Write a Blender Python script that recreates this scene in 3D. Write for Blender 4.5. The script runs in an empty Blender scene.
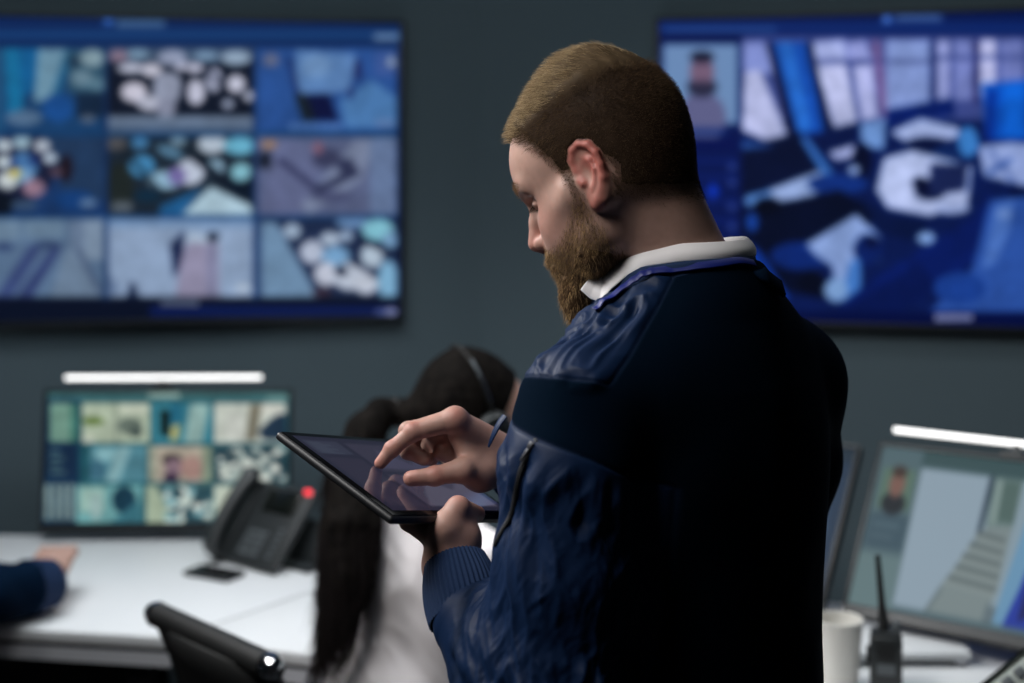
import bpy, bmesh, math, random
import numpy as np
from mathutils import Vector, Matrix

random.seed(7)
RNG = np.random.default_rng(7)
S = bpy.context.scene
COL = S.collection

# ------------------------------------------------------------------ camera
F_PX, HORIZON, CAM_H = 1422.0, 175.0, 1.62
cam_data = bpy.data.cameras.new('camera')
cam_data.sensor_width = 36.0
cam_data.lens = F_PX / 1024.0 * 36.0
cam_data.shift_y = (HORIZON - 341.5) / 1024.0
cam_data.dof.use_dof = True
cam_data.dof.focus_distance = 1.56
cam_data.dof.aperture_fstop = 2.2
cam_data.dof.aperture_blades = 0
cam_data.clip_start = 0.05
camera = bpy.data.objects.new('camera', cam_data)
COL.objects.link(camera)
camera.location = (0, 0, CAM_H)
camera.rotation_euler = (math.radians(90), 0, 0)
S.camera = camera

# ------------------------------------------------------------------ world, light, exposure
S.view_settings.view_transform = 'Standard'
S.view_settings.look = 'None'
S.view_settings.gamma = 1.0
S.view_settings.use_curve_mapping = False
S.view_settings.exposure = 0.0
S.cycles.use_denoising = True
S.cycles.max_bounces = 8

world = bpy.data.worlds.new('world')
S.world = world
world.use_nodes = True
world.node_tree.nodes['Background'].inputs[0].default_value = (0.30, 0.42, 0.52, 1)
world.node_tree.nodes['Background'].inputs[1].default_value = 0.017


def area_light(name, loc, target, size, size_y, power, color, spread=180):
    d = bpy.data.lights.new(name, 'AREA')
    d.shape = 'RECTANGLE'
    d.size, d.size_y, d.energy, d.color = size, size_y, power, color
    d.spread = math.radians(spread)
    o = bpy.data.objects.new(name, d)
    COL.objects.link(o)
    o.location = loc
    o.rotation_euler = (Vector(target) - Vector(loc)).to_track_quat('-Z', 'Y').to_euler()
    return o


# unseen lamps near the ceiling, no fixtures built; side and wall are added fill
area_light('key_light', (-1.50, 2.30, 2.60), (0.05, 1.62, 1.40), 1.1, 0.6, 18, (1.0, 0.98, 0.96), 110)  # unseen key from the upper left
area_light('fill_light_side', (-0.80, 1.05, 2.70), (0.00, 1.57, 1.35), 0.8, 0.6, 8.2, (1.0, 0.97, 0.94), 100)  # added fill for the collar, cheek and hands, no real fixture
area_light('ceiling_panel_desk', (-0.80, 2.75, 2.74), (-0.75, 2.95, 0.74), 1.6, 0.35, 7.5, (0.93, 0.97, 1.0), 85)
area_light('ceiling_panel_right', (0.95, 2.75, 2.74), (0.9, 2.6, 0.74), 0.9, 0.35, 4.0, (0.93, 0.97, 1.0), 95)
area_light('fill_light_wall', (-0.3, 1.95, 2.74), (-0.2, 3.9, 0.9), 2.6, 0.3, 9.2, (0.85, 0.95, 1.0), 150)  # added fill that evens out the wall below the television


# ------------------------------------------------------------------ helpers
def px(x, y, depth):
    """the point at a given distance from the camera plane that the photo shows at x, y"""
    return np.array([(x - 512.0) / F_PX * depth, depth, CAM_H + (HORIZON - y) / F_PX * depth])


def proj(p):
    p = np.asarray(p, dtype=float)
    return np.stack([512 + F_PX * p[..., 0] / p[..., 1], HORIZON - F_PX * (p[..., 2] - CAM_H) / p[..., 1]], -1)


def lin(c):
    c = np.asarray(c, dtype=float) / 255.0
    return np.where(c <= 0.04045, c / 12.92, ((c + 0.055) / 1.055) ** 2.4)


def rgb(*c):
    return tuple(lin(c)) + (1.0,)


def material(name, color, rough=0.6, metal=0.0, spec=0.5, bump=None, coat=0.0, sheen=0.0, sss=0.0, attr=None,
             emit=None, emit_strength=0.0, mix=None, trans=0.0, sss_radius=(0.010, 0.004, 0.002), coat_rough=0.05):
    """bump = (scale, strength, distance); mix = (color2, noise scale)"""
    m = bpy.data.materials.new(name)
    m.use_nodes = True
    nt = m.node_tree
    b = nt.nodes['Principled BSDF']
    b.inputs['Base Color'].default_value = color
    b.inputs['Roughness'].default_value = rough
    b.inputs['Metallic'].default_value = metal
    b.inputs['Specular IOR Level'].default_value = spec
    b.inputs['Coat Weight'].default_value = coat
    b.inputs['Coat Roughness'].default_value = coat_rough
    b.inputs['Sheen Weight'].default_value = sheen
    b.inputs['Transmission Weight'].default_value = trans
    if sss:
        b.inputs['Subsurface Weight'].default_value = sss
        b.inputs['Subsurface Radius'].default_value = sss_radius
        b.inputs['Subsurface Scale'].default_value = 1.0
    tc = nt.nodes.new('ShaderNodeTexCoord')
    if bump:
        n = nt.nodes.new('ShaderNodeTexNoise')
        n.inputs['Scale'].default_value = bump[0]
        n.inputs['Detail'].default_value = 4
        nt.links.new(tc.outputs['Object'], n.inputs['Vector'])
        bp = nt.nodes.new('ShaderNodeBump')
        bp.inputs['Strength'].default_value = bump[1]
        bp.inputs['Distance'].default_value = bump[2]
        nt.links.new(n.outputs['Fac'], bp.inputs['Height'])
        nt.links.new(bp.outputs['Normal'], b.inputs['Normal'])
    if mix:
        n2 = nt.nodes.new('ShaderNodeTexNoise')
        n2.inputs['Scale'].default_value = mix[1]
        n2.inputs['Detail'].default_value = 5
        nt.links.new(tc.outputs['Object'], n2.inputs['Vector'])
        mx = nt.nodes.new('ShaderNodeMix')
        mx.data_type = 'RGBA'
        mx.inputs['A'].default_value = color
        mx.inputs['B'].default_value = mix[0]
        nt.links.new(n2.outputs['Fac'], mx.inputs['Factor'])
        nt.links.new(mx.outputs['Result'], b.inputs['Base Color'])
    if attr:
        a = nt.nodes.new('ShaderNodeAttribute')
        a.attribute_name = attr
        nt.links.new(a.outputs['Color'], b.inputs['Base Color'])
    if emit is not None:
        if emit == 'attr':
            a = nt.nodes.new('ShaderNodeAttribute')
            a.attribute_name = 'picture'
            nt.links.new(a.outputs['Color'], b.inputs['Emission Color'])
        else:
            b.inputs['Emission Color'].default_value = emit
        b.inputs['Emission Strength'].default_value = emit_strength
    return m


def link(o, parent=None):
    COL.objects.link(o)
    if parent is not None:
        o.parent = parent
        o.matrix_parent_inverse = Matrix.Identity(4)
    return o


def tag(o, label=None, cat=None, group=None, kind=None):
    if label: o['label'] = label
    if cat: o['category'] = cat
    if group: o['group'] = group
    if kind: o['kind'] = kind
    return o


def empty(name, loc=(0, 0, 0), rz=0.0, label=None, cat=None, group=None):
    o = bpy.data.objects.new(name, None)
    o.empty_display_size = 0.1
    link(o)
    o.location = loc
    o.rotation_euler = (0, 0, rz)
    return tag(o, label, cat, group)


def mesh_from(name, V, faces, mat, parent=None, smooth=True, attrs=None, world=True):
    """V: (n,3); faces: list of index arrays (k,3)/(k,4) or python lists. Vertices are given in world space
    and moved into the parent's space when there is a parent and world is True."""
    V = np.asarray(V, dtype=np.float64)
    me = bpy.data.meshes.new(name)
    if isinstance(faces, np.ndarray):
        faces = [faces]
    if len(faces) and isinstance(faces[0], np.ndarray):
        tot = np.concatenate([np.full(len(f), f.shape[1], dtype=np.int32) for f in faces])
        idx = np.concatenate([f.reshape(-1) for f in faces]).astype(np.int32)
    else:
        tot = np.array([len(f) for f in faces], dtype=np.int32)
        idx = np.array([i for f in faces for i in f], dtype=np.int32)
    if parent is not None and world:
        mw = world_matrix(parent).inverted()
        M = np.array(mw)
        V = V @ M[:3, :3].T + M[:3, 3]
    me.vertices.add(len(V))
    me.vertices.foreach_set('co', V.astype(np.float32).reshape(-1))
    me.loops.add(len(idx))
    me.loops.foreach_set('vertex_index', idx)
    me.polygons.add(len(tot))
    start = np.concatenate([[0], np.cumsum(tot)[:-1]]).astype(np.int32)
    me.polygons.foreach_set('loop_start', start)
    me.polygons.foreach_set('loop_total', tot)
    me.polygons.foreach_set('use_smooth', np.full(len(tot), smooth, dtype=bool))
    me.update(calc_edges=True)
    if attrs:
        for k, a in attrs.items():
            a = np.asarray(a, dtype=np.float32)
            if a.shape[1] == 3:
                a = np.concatenate([a, np.ones((len(a), 1), np.float32)], 1)
            at = me.attributes.new(k, 'FLOAT_COLOR', 'POINT')
            at.data.foreach_set('color', a.reshape(-1))
    me.materials.append(mat)
    o = bpy.data.objects.new(name, me)
    link(o, parent)
    return o


def world_matrix(o):
    m = o.matrix_basis.copy()
    if o.parent is not None:
        m = world_matrix(o.parent) @ o.matrix_parent_inverse @ m
    return m


class MB:
    """collects shapes, in the local space of the thing they belong to, into ONE mesh"""

    def __init__(self):
        self.bm = bmesh.new()

    def _xf(self, verts, loc, rot, scale=(1, 1, 1)):
        m = Matrix.Translation(loc) @ (rot.to_4x4() if isinstance(rot, Matrix) else
                                       (Matrix.Rotation(rot[2], 4, 'Z') @ Matrix.Rotation(rot[1], 4, 'Y') @ Matrix.Rotation(rot[0], 4, 'X')))
        m = m @ Matrix.Diagonal((*scale, 1))
        for v in verts:
            v.co = m @ v.co

    def box(self, size, loc=(0, 0, 0), rot=(0, 0, 0), bevel=0.0, seg=2):
        r = bmesh.ops.create_cube(self.bm, size=1.0)
        vs = r['verts']
        for v in vs:
            v.co.x *= size[0]; v.co.y *= size[1]; v.co.z *= size[2]
        if bevel > 0:
            es = list({e for v in vs for e in v.link_edges})
            rb = bmesh.ops.bevel(self.bm, geom=es, offset=bevel, segments=seg, affect='EDGES', profile=0.5)
            vs = list({v for f in rb['faces'] for v in f.verts} | {v for v in vs if v.is_valid})
        self._xf(vs, loc, rot)
        return self

    def lathe(self, prof, loc=(0, 0, 0), rot=(0, 0, 0), n=32, cap=True):
        """prof: list of (r, z) from bottom to top"""
        rings, vs = [], []
        for r, z in prof:
            ring = [self.bm.verts.new((r * math.cos(2 * math.pi * k / n), r * math.sin(2 * math.pi * k / n), z)) for k in range(n)]
            rings.append(ring); vs += ring
        for a, b in zip(rings, rings[1:]):
            for k in range(n):
                self.bm.faces.new((a[k], a[(k + 1) % n], b[(k + 1) % n], b[k]))
        if cap:
            if prof[0][0] > 1e-5: self.bm.faces.new(list(reversed(rings[0])))
            if prof[-1][0] > 1e-5: self.bm.faces.new(rings[-1])
        self._xf(vs, loc, rot)
        return self

    def tube(self, pts, radius, n=10, cap=True, flat=1.0, up=(0, 0, 1)):
        """radius: number or list; flat squeezes the section along the second axis"""
        pts = [Vector(p) for p in pts]
        m = len(pts)
        rad = radius if isinstance(radius, (list, tuple)) else [radius] * m
        rings = []
        prev = None
        for i, p in enumerate(pts):
            t = (pts[min(i + 1, m - 1)] - pts[max(i - 1, 0)])
            t.normalize()
            u = Vector(up) if prev is None else prev
            u = u - t * u.dot(t)
            if u.length < 1e-4:
                u = Vector((1, 0, 0)) - t * t.x
            u.normalize()
            prev = u
            w = t.cross(u)
            rings.append([self.bm.verts.new(p + rad[i] * (flat * math.cos(2 * math.pi * k / n) * u + math.sin(2 * math.pi * k / n) * w)) for k in range(n)])
        for a, b in zip(rings, rings[1:]):
            for k in range(n):
                self.bm.faces.new((a[k], a[(k + 1) % n], b[(k + 1) % n], b[k]))
        if cap:
            self.bm.faces.new(list(reversed(rings[0])))
            self.bm.faces.new(rings[-1])
        return self

    def prism(self, poly, z0, z1, bevel=0.0):
        """vertical prism over a plan polygon (counter-clockwise)"""
        lo = [self.bm.verts.new((p[0], p[1], z0)) for p in poly]
        hi = [self.bm.verts.new((p[0], p[1], z1)) for p in poly]
        fs = [self.bm.faces.new(list(reversed(lo))), self.bm.faces.new(hi)]
        n = len(poly)
        for k in range(n):
            fs.append(self.bm.faces.new((lo[k], lo[(k + 1) % n], hi[(k + 1) % n], hi[k])))
        if bevel > 0:
            es = list({e for v in lo + hi for e in v.link_edges})
            bmesh.ops.bevel(self.bm, geom=es, offset=bevel, segments=2, affect='EDGES', profile=0.5)
        return self

    def build(self, name, mat, parent=None, smooth=True, loc=(0, 0, 0), rot=(0, 0, 0)):
        bmesh.ops.recalc_face_normals(self.bm, faces=self.bm.faces)
        me = bpy.data.meshes.new(name)
        self.bm.to_mesh(me)
        self.bm.free()
        me.materials.append(mat)
        if smooth:
            me.polygons.foreach_set('use_smooth', np.ones(len(me.polygons), dtype=bool))
            try:
                me.set_sharp_from_angle(angle=math.radians(40))
            except Exception:
                pass
        o = bpy.data.objects.new(name, me)
        link(o, parent)
        o.location = loc
        o.rotation_euler = rot
        return o


# ---- smooth noise
def _hash(i, j, k):
    h = (i.astype(np.int64) * 374761393 + j.astype(np.int64) * 668265263 + k.astype(np.int64) * 2147483647) & 0xFFFFFFFF
    h = ((h ^ (h >> 13)) * 1274126177) & 0xFFFFFFFF
    return ((h ^ (h >> 16)) & 0xFFFF) / 65535.0


def vnoise(P):
    P = np.asarray(P, dtype=np.float64)
    I = np.floor(P).astype(np.int64)
    f = P - I
    f = f * f * (3 - 2 * f)
    out = 0
    for a in (0, 1):
        for b in (0, 1):
            for c in (0, 1):
                w = (f[:, 0] if a else 1 - f[:, 0]) * (f[:, 1] if b else 1 - f[:, 1]) * (f[:, 2] if c else 1 - f[:, 2])
                out = out + w * _hash(I[:, 0] + a, I[:, 1] + b, I[:, 2] + c)
    return out * 2 - 1


def fbm(P, octaves=3):
    s, a = 0, 1.0
    P = np.asarray(P)
    for o in range(octaves):
        s = s + a * vnoise(P + 17.3 * o)
        P = P * 2.03
        a *= 0.5
    return s


# ---- signed distance shapes and a surface mesher, for bodies and cloth
def rc(P, a, b, ra, rb):
    a = np.asarray(a, np.float32); b = np.asarray(b, np.float32)
    ab = b - a
    L = float(ab @ ab) + 1e-12
    t = np.clip(((P - a) @ ab) / L, 0, 1)
    d = P - a - t[:, None] * ab
    return np.sqrt((d * d).sum(1)) - (ra + (rb - ra) * t)


def chain(P, pts, rad, k=0.0):
    d = None
    for i in range(len(pts) - 1):
        e = rc(P, pts[i], pts[i + 1], rad[i], rad[i + 1])
        d = e if d is None else (smin(d, e, k) if k else np.minimum(d, e))
    return d


def ell(P, c, r, R=None):
    q = P - np.asarray(c, np.float32)
    if R is not None:
        q = q @ np.asarray(R, np.float32)
    r = np.asarray(r, np.float32)
    k0 = np.sqrt(((q / r) ** 2).sum(1))
    k1 = np.sqrt(((q / (r * r)) ** 2).sum(1)) + 1e-9
    return k0 * (k0 - 1) / k1


def smin(a, b, k):
    h = np.clip(0.5 + 0.5 * (b - a) / k, 0, 1)
    return b + (a - b) * h - k * h * (1 - h)


def smax(a, b, k):
    return -smin(-a, -b, k)


def surf(f, lo, hi, h, B=12):
    lo = np.asarray(lo, float); hi = np.asarray(hi, float)
    nb = np.maximum(1, np.ceil((hi - lo) / (h * B)).astype(int))
    n = nb * B
    ax = [lo[i] + h * (np.arange(nb[i]) * B + (B - 1) / 2) for i in range(3)]
    C = np.stack(np.meshgrid(*ax, indexing='ij'), -1).reshape(-1, 3).astype(np.float32)
    dc = f(C)
    act = np.abs(dc) < h * B * 1.75
    D = np.repeat(np.repeat(np.repeat(np.where(dc < 0, -1.0, 1.0).reshape(nb).astype(np.float32), B, 0), B, 1), B, 2)
    off = np.stack(np.meshgrid(*[h * (np.arange(B) - (B - 1) / 2)] * 3, indexing='ij'), -1).reshape(-1, 3).astype(np.float32)
    ids = np.nonzero(act)[0]
    D6 = D.reshape(nb[0], B, nb[1], B, nb[2], B)
    for s in range(0, len(ids), 300):
        sub = ids[s:s + 300]
        P = (C[sub][:, None, :] + off[None]).reshape(-1, 3)
        d = f(P).astype(np.float32).reshape(len(sub), B, B, B)
        i, j, k = np.unravel_index(sub, nb)
        for q in range(len(sub)):
            D6[i[q], :, j[q], :, k[q], :] = d[q]
    D = D6.reshape(n)
    sg = D < 0
    # surface nets
    c = [sg[a:n[0] - 1 + a, b:n[1] - 1 + b, e:n[2] - 1 + e] for a in (0, 1) for b in (0, 1) for e in (0, 1)]
    anyv = c[0].copy(); allv = c[0].copy()
    for q in c[1:]:
        anyv |= q; allv &= q
    mixed = anyv & ~allv
    I = np.argwhere(mixed)
    vid = np.full(mixed.shape, -1, np.int64)
    vid[mixed] = np.arange(len(I))
    acc = np.zeros((len(I), 3)); cnt = np.zeros(len(I))
    corners = [(a, b, e) for a in (0, 1) for b in (0, 1) for e in (0, 1)]
    val = {cr: D[I[:, 0] + cr[0], I[:, 1] + cr[1], I[:, 2] + cr[2]].astype(np.float64) for cr in corners}
    for cr in corners:
        for axis in range(3):
            if cr[axis] == 0:
                c2 = list(cr); c2[axis] = 1; c2 = tuple(c2)
                v0, v1 = val[cr], val[c2]
                cross = (v0 < 0) != (v1 < 0)
                t = np.where(cross, v0 / np.where(cross, v0 - v1, 1.0), 0)
                p = np.tile(np.array(cr, float), (len(I), 1))
                p[:, axis] += t
                acc[cross] += p[cross]; cnt[cross] += 1
    V = lo + h * (I + acc / np.maximum(cnt, 1)[:, None])
    faces = []
    for axis in range(3):
        s0 = [slice(None)] * 3; s1 = [slice(None)] * 3
        s0[axis] = slice(0, n[axis] - 1); s1[axis] = slice(1, n[axis])
        a = sg[tuple(s0)]; b = sg[tuple(s1)]
        E = np.argwhere(a != b)
        o1, o2 = (axis + 1) % 3, (axis + 2) % 3
        ok = (E[:, o1] > 0) & (E[:, o2] > 0) & (E[:, o1] < n[o1] - 1) & (E[:, o2] < n[o2] - 1)
        E = E[ok]
        fl = a[E[:, 0], E[:, 1], E[:, 2]]
        q = []
        for d1, d2 in ((1, 1), (0, 1), (0, 0), (1, 0)):
            X = E.copy()
            X[:, o1] -= d1; X[:, o2] -= d2
            q.append(vid[X[:, 0], X[:, 1], X[:, 2]])
        q = np.stack(q, 1)
        q[~fl] = q[~fl][:, ::-1]
        faces.append(q)
    Fq = np.concatenate(faces)
    Fq = Fq[(Fq >= 0).all(1)]
    return V, Fq


def grad(f, V, e=0.0015):
    V = np.asarray(V, np.float32)
    g = np.stack([f(V + np.float32(e) * np.eye(3, dtype=np.float32)[i]) - f(V - np.float32(e) * np.eye(3, dtype=np.float32)[i]) for i in range(3)], 1)
    return g / (np.linalg.norm(g, axis=1, keepdims=True) + 1e-9)


def sstep(a, b, x):
    t = np.clip((x - a) / (b - a), 0, 1)
    return t * t * (3 - 2 * t)


def fit_body(chunks):
    V, Fs, n = [], [], 0
    for v, f in chunks:
        V.append(v); Fs.append(f + n); n += len(v)
    return np.concatenate(V), np.concatenate(Fs)
# ------------------------------------------------------------------ pictures on screens (flat, painted as colour per point of the screen mesh)
class Pic:
    def __init__(self, x0, y0, x1, y1, bg, s=1.0):
        self.x0, self.y0, self.s = x0, y0, s
        self.w, self.h = int((x1 - x0) * s), int((y1 - y0) * s)
        self.a = np.tile(np.array(bg, float), (self.h, self.w, 1))
        self.X, self.Y = np.meshgrid(x0 + (np.arange(self.w) + .5) / s, y0 + (np.arange(self.h) + .5) / s)
        self.clip = None

    def _put(self, m, c, op=1.0):
        if self.clip is not None:
            x0, y0, x1, y1 = self.clip
            m = m & (self.X >= x0) & (self.X < x1) & (self.Y >= y0) & (self.Y < y1)
        self.a[m] = self.a[m] * (1 - op) + np.array(c, float) * op

    def rect(self, x0, y0, x1, y1, c, op=1.0):
        self._put((self.X >= x0) & (self.X < x1) & (self.Y >= y0) & (self.Y < y1), c, op)

    def ell(self, x, y, rx, ry, c, ang=0.0, op=1.0):
        ca, sa = math.cos(math.radians(ang)), math.sin(math.radians(ang))
        dx, dy = self.X - x, self.Y - y
        self._put(((dx * ca + dy * sa) / rx) ** 2 + ((-dx * sa + dy * ca) / ry) ** 2 < 1, c, op)

    def poly(self, pts, c, op=1.0):
        m = np.zeros(self.X.shape, bool)
        n = len(pts)
        for i in range(n):
            xa, ya = pts[i]; xb, yb = pts[(i + 1) % n]
            if ya == yb: continue
            hit = ((self.Y < ya) != (self.Y < yb)) & (self.X < (xb - xa) * (self.Y - ya) / (yb - ya) + xa)
            m ^= hit
        self._put(m, c, op)

    def line(self, x0, y0, x1, y1, w, c, op=1.0):
        dx, dy = x1 - x0, y1 - y0
        L = dx * dx + dy * dy + 1e-9
        t = np.clip(((self.X - x0) * dx + (self.Y - y0) * dy) / L, 0, 1)
        self._put((self.X - x0 - t * dx) ** 2 + (self.Y - y0 - t * dy) ** 2 < (w / 2) ** 2, c, op)

    def noise(self, amp, scale, box=None):
        n = fbm(np.stack([self.X.ravel() / scale, self.Y.ravel() / scale, np.zeros(self.X.size)], 1), 3).reshape(self.X.shape)
        m = np.ones(self.X.shape, bool)
        if box:
            m = (self.X >= box[0]) & (self.X < box[2]) & (self.Y >= box[1]) & (self.Y < box[3])
        self.a[m] = np.clip(self.a[m] * (1 + amp * n[m][:, None]), 0, 255)

    def blur(self, r, box=None):
        a = self.a
        if box:
            i0, i1 = int((box[1] - self.y0) * self.s), int((box[3] - self.y0) * self.s)
            j0, j1 = int((box[0] - self.x0) * self.s), int((box[2] - self.x0) * self.s)
            i0, j0 = max(i0, 0), max(j0, 0)
            a = self.a[i0:i1, j0:j1]
        b = a.copy()
        for _ in range(2):
            for ax in (0, 1):
                acc = np.zeros_like(b); k = int(max(1, round(r * self.s)))
                for q in range(-k, k + 1):
                    idx = np.clip(np.arange(b.shape[ax]) + q, 0, b.shape[ax] - 1)
                    acc += np.take(b, idx, axis=ax)
                b = acc / (2 * k + 1)
        if box: self.a[i0:i1, j0:j1] = b
        else: self.a = b

    def sample(self, x, y):
        j = np.clip((x - self.x0) * self.s - .5, 0, self.w - 1.001); i = np.clip((y - self.y0) * self.s - .5, 0, self.h - 1.001)
        j0, i0 = j.astype(int), i.astype(int)
        fj, fi = (j - j0)[..., None], (i - i0)[..., None]
        a = self.a
        return (a[i0, j0] * (1 - fi) * (1 - fj) + a[i0, j0 + 1] * (1 - fi) * fj + a[i0 + 1, j0] * fi * (1 - fj) + a[i0 + 1, j0 + 1] * fi * fj)


def blobs(p, box, n, cols, rmin, rmax, seed):
    r = random.Random(seed)
    p.clip = box
    for _ in range(n):
        p.ell(r.uniform(box[0], box[2]), r.uniform(box[1], box[3]), r.uniform(rmin, rmax), r.uniform(rmin, rmax) * .65, r.choice(cols), r.uniform(-40, 40))
    p.clip = None


def pic_tv_left():
    p = Pic(-150, 14, 410, 330, (10, 26, 66))
    p.rect(-150, 14, 410, 30, (13, 40, 92)); p.rect(-150, 30, 410, 39, (22, 62, 118)); p.rect(-150, 39, 410, 50, (14, 42, 92))
    p.rect(-150, 297, 410, 330, (9, 17, 38)); p.rect(150, 306, 398, 316, (12, 28, 84))
    # sidebar, out of the photo's frame
    for k in range(9):
        p.rect(-128, 60 + k * 24, -60, 74 + k * 24, (20, 48, 100)); p.rect(-124, 64 + k * 24, -90, 69 + k * 24, (120, 150, 190))
    # logo, caption, clock, maker's mark
    p.poly([(103, 24), (108, 15), (114, 24)], (70, 130, 230)); p.rect(116, 20, 165, 27, (70, 105, 150))
    p.rect(374, 34, 399, 40, (110, 140, 180))
    c = (-40, 48, 105, 132)
    p.clip = c
    p.rect(*c, (26, 66, 112))
    p.rect(-40, 48, 4, 132, (34, 84, 128)); p.poly([(4, 48), (20, 48), (24, 118), (8, 118)], (24, 112, 160))
    p.poly([(18, 48), (40, 48), (34, 92), (22, 95)], (20, 92, 146)); p.poly([(38, 49), (66, 49), (50, 100), (34, 102)], (112, 152, 176))
    p.poly([(66, 49), (74, 49), (56, 104), (50, 100)], (40, 100, 140)); p.rect(68, 50, 105, 92, (52, 88, 112))
    p.ell(92, 58, 12, 9, (134, 160, 172)); p.ell(82, 78, 11, 8, (108, 138, 156)); p.ell(97, 84, 9, 6, (92, 128, 148)); p.ell(74, 62, 7, 6, (36, 60, 84))
    p.rect(76, 92, 105, 117, (20, 40, 66)); p.ell(58, 108, 16, 14, (26, 76, 142)); p.ell(24, 118, 18, 8, (88, 118, 152)); p.ell(88, 119, 8, 4, (96, 112, 136))
    c = (107, 48, 253, 132)
    p.clip = c
    p.rect(*c, (16, 24, 42)); p.rect(107, 48, 253, 62, (64, 84, 112))
    for x, y, rx, ry, k in [(119, 56, 10, 6, (128, 110, 130)), (138, 54, 11, 5, (120, 150, 176)), (172, 58, 14, 8, (150, 160, 188)), (206, 56, 12, 5, (120, 150, 180)),
                            (236, 58, 15, 7, (150, 172, 196)), (131, 68, 14, 5, (190, 194, 214)), (152, 70, 10, 7, (208, 208, 226)), (190, 68, 15, 5, (196, 198, 220)),
                            (214, 80, 8, 12, (178, 184, 210)), (236, 84, 9, 9, (206, 208, 228)), (249, 96, 6, 5, (190, 194, 214)), (134, 92, 13, 10, (214, 212, 230)),
                            (150, 103, 13, 8, (190, 194, 214)), (168, 88, 15, 16, (152, 160, 184)), (166, 108, 10, 10, (140, 146, 170)), (196, 92, 9, 13, (206, 208, 230)), (228, 104, 6, 5, (160, 170, 196))]:
        p.ell(x, y, rx, ry, k)
    p.line(186, 70, 182, 100, 5, (12, 18, 36)); p.line(204, 68, 246, 108, 3, (12, 18, 36)); p.line(120, 78, 150, 82, 4, (12, 18, 36))
    p.rect(107, 116, 253, 132, (112, 130, 156)); p.rect(107, 124, 253, 132, (86, 106, 134))
    c = (257, 48, 397, 134)
    p.clip = c
    p.rect(*c, (42, 82, 150)); p.poly([(296, 50), (356, 54), (350, 92), (296, 94)], (92, 132, 186)); p.ell(316, 66, 14, 12, (112, 150, 198))
    p.poly([(340, 100), (372, 80), (397, 98), (397, 128), (345, 128)], (76, 124, 180)); p.rect(375, 52, 397, 76, (62, 92, 160))
    p.poly([(286, 58), (291, 58), (301, 96), (296, 96)], (26, 44, 96)); p.poly([(294, 94), (330, 94), (339, 121), (303, 121)], (12, 18, 60)); p.poly([(294, 94), (306, 94), (316, 121), (303, 121)], (22, 32, 42))
    p.ell(358, 70, 4, 11, (30, 40, 92)); p.ell(351, 93, 3, 7, (34, 52, 110)); p.rect(264, 54, 278, 66, (110, 118, 150)); p.poly([(386, 66), (391, 54), (397, 66)], (170, 186, 210)); p.rect(376, 120, 394, 126, (104, 134, 184))
    for x in range(290, 342, 9): p.rect(x, 124, x + 6, 129, (100, 136, 190))
    c = (-40, 137, 105, 215)
    p.clip = c
    p.rect(*c, (26, 56, 104)); p.poly([(40, 132), (105, 132), (105, 200), (66, 200)], (34, 58, 92)); p.ell(66, 168, 7, 14, (30, 22, 34)); p.ell(74, 200, 20, 10, (22, 64, 124))
    p.ell(-10, 176, 26, 40, (96, 120, 150)); p.ell(22, 166, 34, 34, (24, 30, 58)); p.ell(24, 166, 14, 14, (76, 126, 180))
    for x, y, r, k in [(4, 146, 8, (190, 204, 214)), (22, 142, 9, (160, 190, 206)), (42, 146, 8, (196, 206, 220)), (50, 158, 7, (190, 206, 222)), (4, 162, 8, (200, 214, 220)), (8, 180, 11, (204, 214, 216)), (24, 176, 9, (120, 160, 196)), (15, 173, 6, (206, 190, 96)), (34, 188, 11, (150, 120, 140)), (56, 172, 6, (90, 70, 84)), (14, 164, 5, (30, 54, 120)), (34, 160, 6, (30, 50, 110))]:
        p.ell(x, y, r, r * .8, k)
    p.poly([(-40, 190), (0, 190), (20, 200), (10, 215), (-40, 215)], (12, 20, 34)); p.ell(24, 205, 14, 5, (60, 84, 116)); p.ell(88, 203, 9, 4, (100, 128, 164))
    c = (107, 137, 253, 215)
    p.clip = c
    p.rect(*c, (28, 40, 54)); p.rect(107, 137, 126, 150, (84, 84, 88)); p.ell(120, 186, 14, 24, (32, 40, 40))
    for x, y, rx, ry, k, g in [(140, 143, 9, 6, (70, 128, 176), 0), (178, 141, 8, 5, (120, 150, 170), 0), (212, 144, 14, 10, (186, 200, 216), 0), (240, 146, 16, 9, (104, 176, 204), 0), (142, 166, 13, 11, (70, 140, 190), 0), (170, 152, 14, 5, (88, 130, 160), 20),
                               (166, 180, 18, 9, (150, 190, 216), 0), (190, 172, 14, 13, (196, 206, 226), 0), (177, 176, 9, 9, (120, 110, 170), 0), (215, 168, 9, 9, (150, 186, 210), 0), (241, 172, 10, 9, (132, 190, 206), 0), (148, 196, 14, 6, (16, 44, 66), 0)]:
        p.ell(x, y, rx, ry, k, g)
    p.line(124, 150, 165, 195, 3, (18, 30, 40)); p.line(196, 158, 236, 190, 8, (14, 22, 36)); p.poly([(222, 182), (253, 182), (253, 198), (240, 200)], (12, 24, 40))
    p.poly([(182, 215), (210, 186), (252, 206), (252, 215)], (172, 200, 216)); p.poly([(160, 206), (205, 186), (182, 215), (160, 215)], (32, 92, 144)); p.rect(112, 202, 132, 212, (88, 98, 108))
    c = (257, 137, 397, 215)
    p.clip = c
    p.rect(*c, (92, 102, 138)); p.poly([(276, 137), (330, 150), (300, 215), (262, 215)], (100, 108, 146)); p.poly([(355, 140), (376, 140), (362, 180), (310, 214), (300, 206)], (126, 138, 168)); p.rect(370, 137, 397, 215, (104, 124, 162))
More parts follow.
